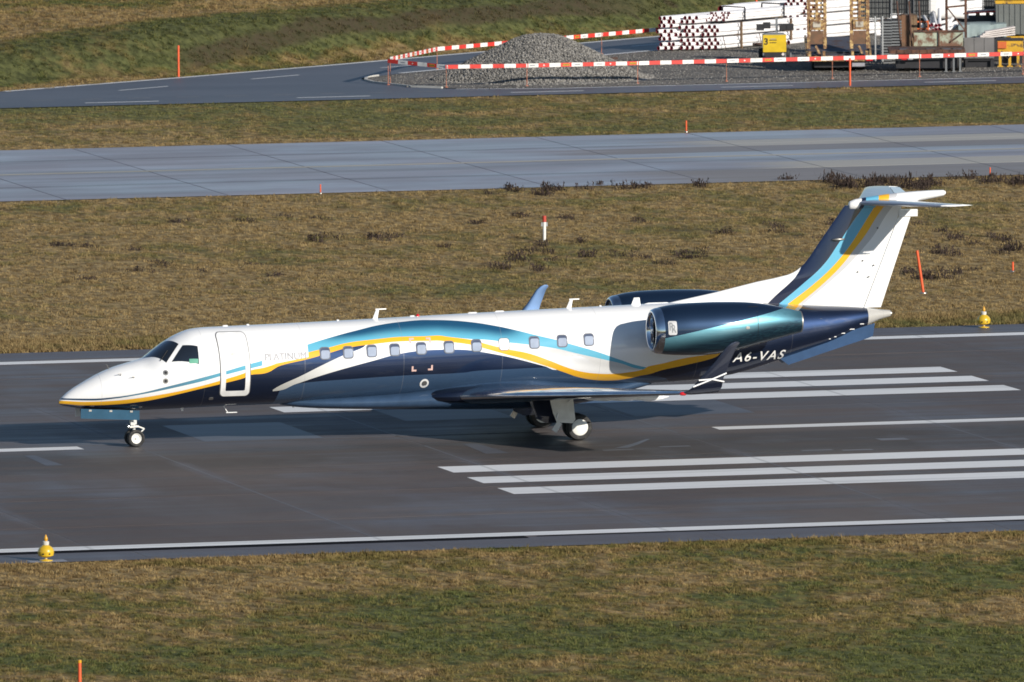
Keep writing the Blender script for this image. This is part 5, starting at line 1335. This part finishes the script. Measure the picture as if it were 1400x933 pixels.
# ================================================================== formwork, racks and clutter behind the trailers
def mesh_stack(x, y, z, rz, n, w, gap, lab, grp, mat='steel'):
    o = empty('panel_stack', (x, y, z), rz, label=lab, cat='panel stack', group=grp)
    for k in range(n):
        b = MB(); b.box((0,0,.03+gap*k),(w,.9,gap*.5)); b.build('panel', M[mat], o)
    b = MB(); b.box((0,.02,gap*n/2),(w*.86,.8,gap*n)); b.build('stack_core', M['darksteel'], o)
    return o
FB = Vector((66.2,151.2,.012))
mesh_stack(66.3,151.3,.012,-.26,15,.42,.115,'left tall stack of dark panels with pale edges, right of the right ramp','stacks of formwork panels')
mesh_stack(66.75,151.4,.012,-.26,15,.40,.115,'second tall stack of dark panels with pale edges, behind the rusty poles','stacks of formwork panels')
o = empty('brown_panels', (67.15,151.6,.012), -.26, label='upright brown stained boards beside the orange rack', cat='board stack')
for k in range(5):
    b = MB(); b.box((-.22+.16*k,.05*k,.98+.03*(k%2)),(.15,.9,1.75)); b.build('upright_board', M['brown_sheet'] if k < 3 else M['wood'], o)
b = MB(); b.box((.1,.1,.06),(.9,.9,.10)); b.build('pallet', M['wood'], o)
ra = empty('gas_rack', (67.75,151.3,.012), -.26, label='orange steel rack holding dark cylinders', cat='rack')
for x in (-.28,.28):
    b = MB(); b.bar((x,0,.1),(x,0,1.62),.05,.05); b.bar((x,.5,.1),(x,.5,1.62),.05,.05); b.build('rack_post', M['orange_rack'], ra)
b = MB(); b.bar((-.28,-.03,1.60),(.28,-.03,1.60),.06,.06); b.build('rack_rail', M['orange_rack'], ra)
for z_ in (1.32, .2): b = MB(); b.bar((-.28,-.03,z_),(.28,-.03,z_),.06,.05); b.build('rack_rail', M['orange_rack'], ra)
for k in range(3):
    b = MB(); b.lathe([(.085,.1),(.085,1.15),(.05,1.25),(.025,1.30),(.025,1.36)], 12, Matrix.Translation((-.18+.18*k,.22,0)), True, True); b.build('cylinder', M['darksteel'], ra, smooth=40)
b = MB(); b.box((.02,-.07,1.46),(.13,.012,.17)); b.build('label_plate', M['letter_white'], ra)
for k, (x0, x1, h) in enumerate(((65.85,66.2,2.6),(66.35,66.6,2.6),(66.75,66.95,2.6))):
    b = MB(); b.bar((0,0,0),(-(x1-x0)*.6,.1,h),.07,.05); s_ = b.build('rusty_pole', M['rust'], loc=(x1,148.6-.1*k,.012)); tag(s_, ('left-hand rusty pole leaning in front of the panel stacks','middle rusty pole leaning in front of the panel stacks','right-hand rusty pole leaning in front of the brown boards')[k], 'steel pole', 'rusty poles')
M['mesh_grey'] = paint('grey_mesh_sheet', (.10,.105,.105), .7)
def cage(x, y, z, w, h, lab, rz=-.26):
    o = empty('mesh_panel', (x, y, z), rz, label=lab, cat='mesh panel', group='grey framed mesh panels')
    for a, c in (((-w/2,0,0),(w/2,0,0)),((-w/2,0,h),(w/2,0,h)),((-w/2,0,.026),(-w/2,0,h-.026)),((w/2,0,.026),(w/2,0,h-.026))):
        b = MB(); b.bar(a, c, .05, .05); b.build('frame_bar', M['steel'], o)
    b = MB()
    for k in range(1, 9): b.bar((-w/2+w*k/9,.0,.03),(-w/2+w*k/9,.0,h-.03),.018,.018)
    for k in range(1, 7): b.bar((-w/2+.03,.022,h*k/7),(w/2-.03,.022,h*k/7),.018,.018)
    b.build('wire_mesh', M['darksteel'], o, kind='stuff')
    b = MB(); b.box((0,.09,h/2),(w-.08,.04,h-.08)); b.build('backing_sheet', M['mesh_grey'], o)
cage(66.5,153.6,1.60,1.35,1.6,'left grey framed mesh panel above the panel stacks'); cage(67.7,153.8,1.75,.9,1.5,'middle grey framed mesh panel above the brown boards'); cage(68.35,153.6,1.68,.85,1.5,'right grey framed mesh panel above the orange rack'); cage(71.6,154.0,1.75,.95,1.5,'grey framed mesh panel above the grey-green tarpaulin')
for x in (65.65, 65.95): 
    b = MB(); b.bar((0,0,0),(0,0,1.9),.05,.05); s_ = b.build('steel_prop', M['steel'], loc=(x,150.6,.012)); tag(s_, 'galvanised prop right of the right ramp, '+('left' if x < 65.8 else 'right')+' of two', 'prop')
# stub ends of pipe and stacked timber
for k in range(14):
    p = Vector((68.1+.155*(k % 5)+rng.uniform(-.05,.05), 151.5, 1.10+.17*(k//5)+rng.uniform(-.03,.03)))
    put_pipe(2.0, tuple(p), 1.15+rng.uniform(-.25,.25), 'short white pipe poking out of the jumbled heap, %s layer up, %s from the left' % (ORD[k//5], ORC[k % 5]), 'jumbled short pipes', pitch=rng.uniform(-.35, .1), r=.07)
o = empty('slat_stack', (68.45,151.6,.012), -.26, label='stack of dark slats under the jumbled short pipes', cat='slat stack')
for k in range(8):
    b = MB(); b.box((rng.uniform(-.04,.04),0,.20+.105*k),(.75,.9,.06)); b.build('slat', M['steel'] if k % 3 else M['wood'], o)
b = MB(); b.box((0,.03,.55),(.6,.8,.95)); b.build('stack_core', M['darksteel'], o)
o = empty('sheeted_pile', (69.2,154.2,.012), -.26, label='pile under white sheeting, high up behind the rusty frame', cat='sheeted pile')
b = MB(); rings = []
for i in range(9):
    u = i/8; x = -1.3+2.6*u; h = 2.0+.5*math.sin(u*3.1)+rng.uniform(-.08,.08)
    rings.append([(x,-.55+rng.uniform(-.05,.05),1.55-.35*u*0),(x,-.62,1.7+.05*math.sin(5*u)),(x,-.45,h-.12),(x,.2,h),(x,.7,h-.1),(x,.8,1.5)])
b.loft(rings); b.build('sheeting', M['tarp_white'], o, smooth=70)
b = MB(); b.box((0,.1,.8),(2.3,1.0,1.55)); b.build('pile_core', M['darksteel'], o)
fr = empty('braced_gantry', (68.55,149.2,.012), -.26, label='rusty upright steel gantry with a diagonal brace, right of the flat trailer', cat='gantry')
for x in (-.36,.40):
    b = MB(); b.bar((x,0,0),(x,0,3.0),.10,.10); b.build('frame_post', M['rust'], fr)
b = MB(); b.bar((-.36,-.06,2.3),(.38,-.06,1.35),.06,.05); b.build('diagonal_brace', M['rust'], fr)
b = MB(); b.bar((-.32,.0,2.28),(.36,.0,2.34),.07,.07); b.build('cross_rail', M['rust'], fr)
for k in range(9):
    p = Vector((68.30+.14*(k % 4), 150.4, .98+.16*(k//4))); put_pipe(1.2, tuple(p), 1.0+rng.uniform(-.2,.2), 'short white pipe inside the rusty gantry, %s layer up, %s from the left' % (ORD[k//4], ORC[k % 4]), 'short pipes in the rusty frame', r=.08)
tg = empty('tarped_pile', (70.45,151.9,.012), -.26, label='pile covered with a creased grey-green tarpaulin', cat='tarped pile')
b = MB(); rings = []
for i in range(17):
    u = i/16; x = -.95+1.9*u; w = .03*math.sin(u*38)+rng.uniform(-.02,.02)
    rings.append([(x,-.55+w*2,.85+.06*math.sin(7*u)),(x,-.52+w,1.10),(x,-.45,1.36+.03*math.sin(9*u)+.06*u),(x,.4,1.46+.05*u),(x,.6,1.35),(x,.62,.8)])
b.loft(rings); b.build('tarpaulin', M['tarp_grey'], tg, smooth=70)
b = MB(); b.box((0,.08,.45),(1.8,1.0,.86)); b.build('pile_core', M['darksteel'], tg)
o = empty('board_pile', (70.6,150.5,.012), -.2, label='pile of pale boards resting askew on the grey boarding', cat='board pile')
for k in range(4):
    b = MB(); Mx = Matrix.Rotation(.10+.03*k, 3, 'Y').to_3x3() @ Matrix.Rotation(.05*k, 3, 'Z'); b.box((.05*k,.0,1.02+.085*k),(1.5-.1*k,.55,.055),M=Matrix.Rotation(-.10-.02*k, 3, 'Y')); b.build('board', M['board'], o)
b = MB(); b.box((0,.1,.5),(1.2,.4,.9)); b.build('board_support', M['darksteel'], o)
o = empty('upper_boards', (71.0,153.3,.012), -.22, label='long red and white boards laid across the top of the tarpaulined pile', cat='board pile')
for k in range(2):
    b = MB(); b.box((0,-.1+.2*k,1.80+.06*k),(1.7,.18,.05),M=Matrix.Rotation(-.05, 3, 'Y')); b.build('long_board', M['board'] if k else M['band_red'], o)
for x in (-.3,.1,.5): b = MB(); b.box((x,0,1.70),(.14,.4,.10)); b.build('spacer', M['wood'], o)
b = MB(); b.box((0,.1,.85),(1.6,.5,1.6)); b.build('pile_core', M['darksteel'], o)
gb = empty('grey_hoarding', (68.92,147.2,.012), -.26, label='low grey boarded box between the flat trailer and the yellow machine', cat='hoarding')
for k in range(3):
    b = MB(); b.box((-.40+.40*k,0,.78),(.385,.06,.82)); b.build('hoarding_panel', M['panel_grey'], gb)
b = MB(); b.box((0,.4,.70),(1.1,.66,.86)); b.build('box_core', M['darksteel'], gb)
for x in (-.5,.5): b = MB(); b.bar((x,.1,0),(x,.1,.38),.1,.1); b.build('foot', M['darksteel'], gb)
b = MB(); b.box((0,.45,.17),(1.2,.5,.32)); b.build('plinth_shade', M['darksteel'], gb)  # dark box added as the shade under the boarding
# brown lattice crate and the machine at the right edge
cr = empty('lattice_crate', (72.2,154.4,.012), -.26, label='dark brown lattice crate towering behind the grey container', cat='crate')
for k in range(6):
    b = MB(); b.bar((-.5+.2*k,0,.1),(-.5+.2*k,0,3.0),.06,.05); b.build('upright_slat', M['rust'] if k % 2 else M['wood'], cr)
for k in range(7):
    b = MB(); b.bar((-.55,-.05,.4+.4*k),(.55,-.05,.4+.4*k),.05,.05); b.build('cross_slat', M['rust'], cr)
b = MB(); b.box((0,.4,1.5),(1.0,.5,2.9)); b.build('crate_core', M['dark'], cr)
dm = empty('machine_base', (69.98,147.3,.012), -.26, label='orange-yellow machine base with hydraulic parts under the grey container, right edge', cat='machine')
b = MB(); b.box((.25,.45,.80),(1.0,.7,.46)); b.build('machine_body', M['machine_yellow'], dm)
b = MB(); b.box((-.08,.06,.86),(.34,.10,.26)); b.build('side_plate', M['orange_rack'], dm)
b = MB(); b.box((.25,.45,1.06),(1.08,.78,.06)); b.build('top_plate', M['darksteel'], dm)
b = MB(); b.box((.3,.5,.34),(.9,.5,.44)); b.build('underframe_shade', M['darksteel'], dm)  # dark block fills in the shade under the machine body
for x in (-.16,.22,.55):
    b = MB(); b.bar((x,.05,0),(x,.08,.60),.10,.10); b.box((x,.05,.02),(.22,.22,.04)); b.build('machine_leg', M['machine_yellow'], dm)
b = MB(); b.tube([(-.1,.02,.62),(.0,-.04,.42),(.15,-.03,.32),(.3,.02,.5)], .025, 6); b.build('hose', M['black'], dm, smooth=60)
mc = empty('container_machine', (71.75,151.6,-.178), -.26, label='grey ribbed container with a yellow rim on an orange-yellow machine, right edge', cat='machine')
b = MB(); b.box((0,.7,1.78),(1.55,1.4,1.20)); bx_ = b.build('container_body', M['box_grey'], mc)
for k in range(7): b = MB(); b.box((-.66+.22*k,-.015,1.78),(.045,.03,1.18)); b.build('container_rib', M['box_grey'], bx_)
b = MB(); b.box((0,.7,2.46),(1.62,1.46,.12)); b.build('yellow_rim', M['machine_yellow'], mc)
b = MB(); b.box((0,.7,2.60),(1.58,1.42,.10)); b.build('top_rim', M['machine_yellow'], mc)
b = MB(); b.box((0,.6,1.02),(1.5,1.2,.16)); b.build('base_frame', M['machine_yellow'], mc)
b = MB(); b.box((-.35,.3,.78),(.55,.5,.30)); b.build('engine_block', M['machine_yellow'], mc)
for x in (-.62,.0,.62):
    b = MB(); b.bar((x,.1,.19),(x,.1,.95),.12,.12); b.box((x,.1,.22),(.28,.28,.06)); b.build('machine_leg', M['machine_yellow'], mc)
b = MB(); b.bar((-.6,.08,.45),(.6,.08,.62),.10,.10); b.box((-.1,.15,.36),(.4,.3,.2)); b.build('drive_shaft', M['cream'], mc)
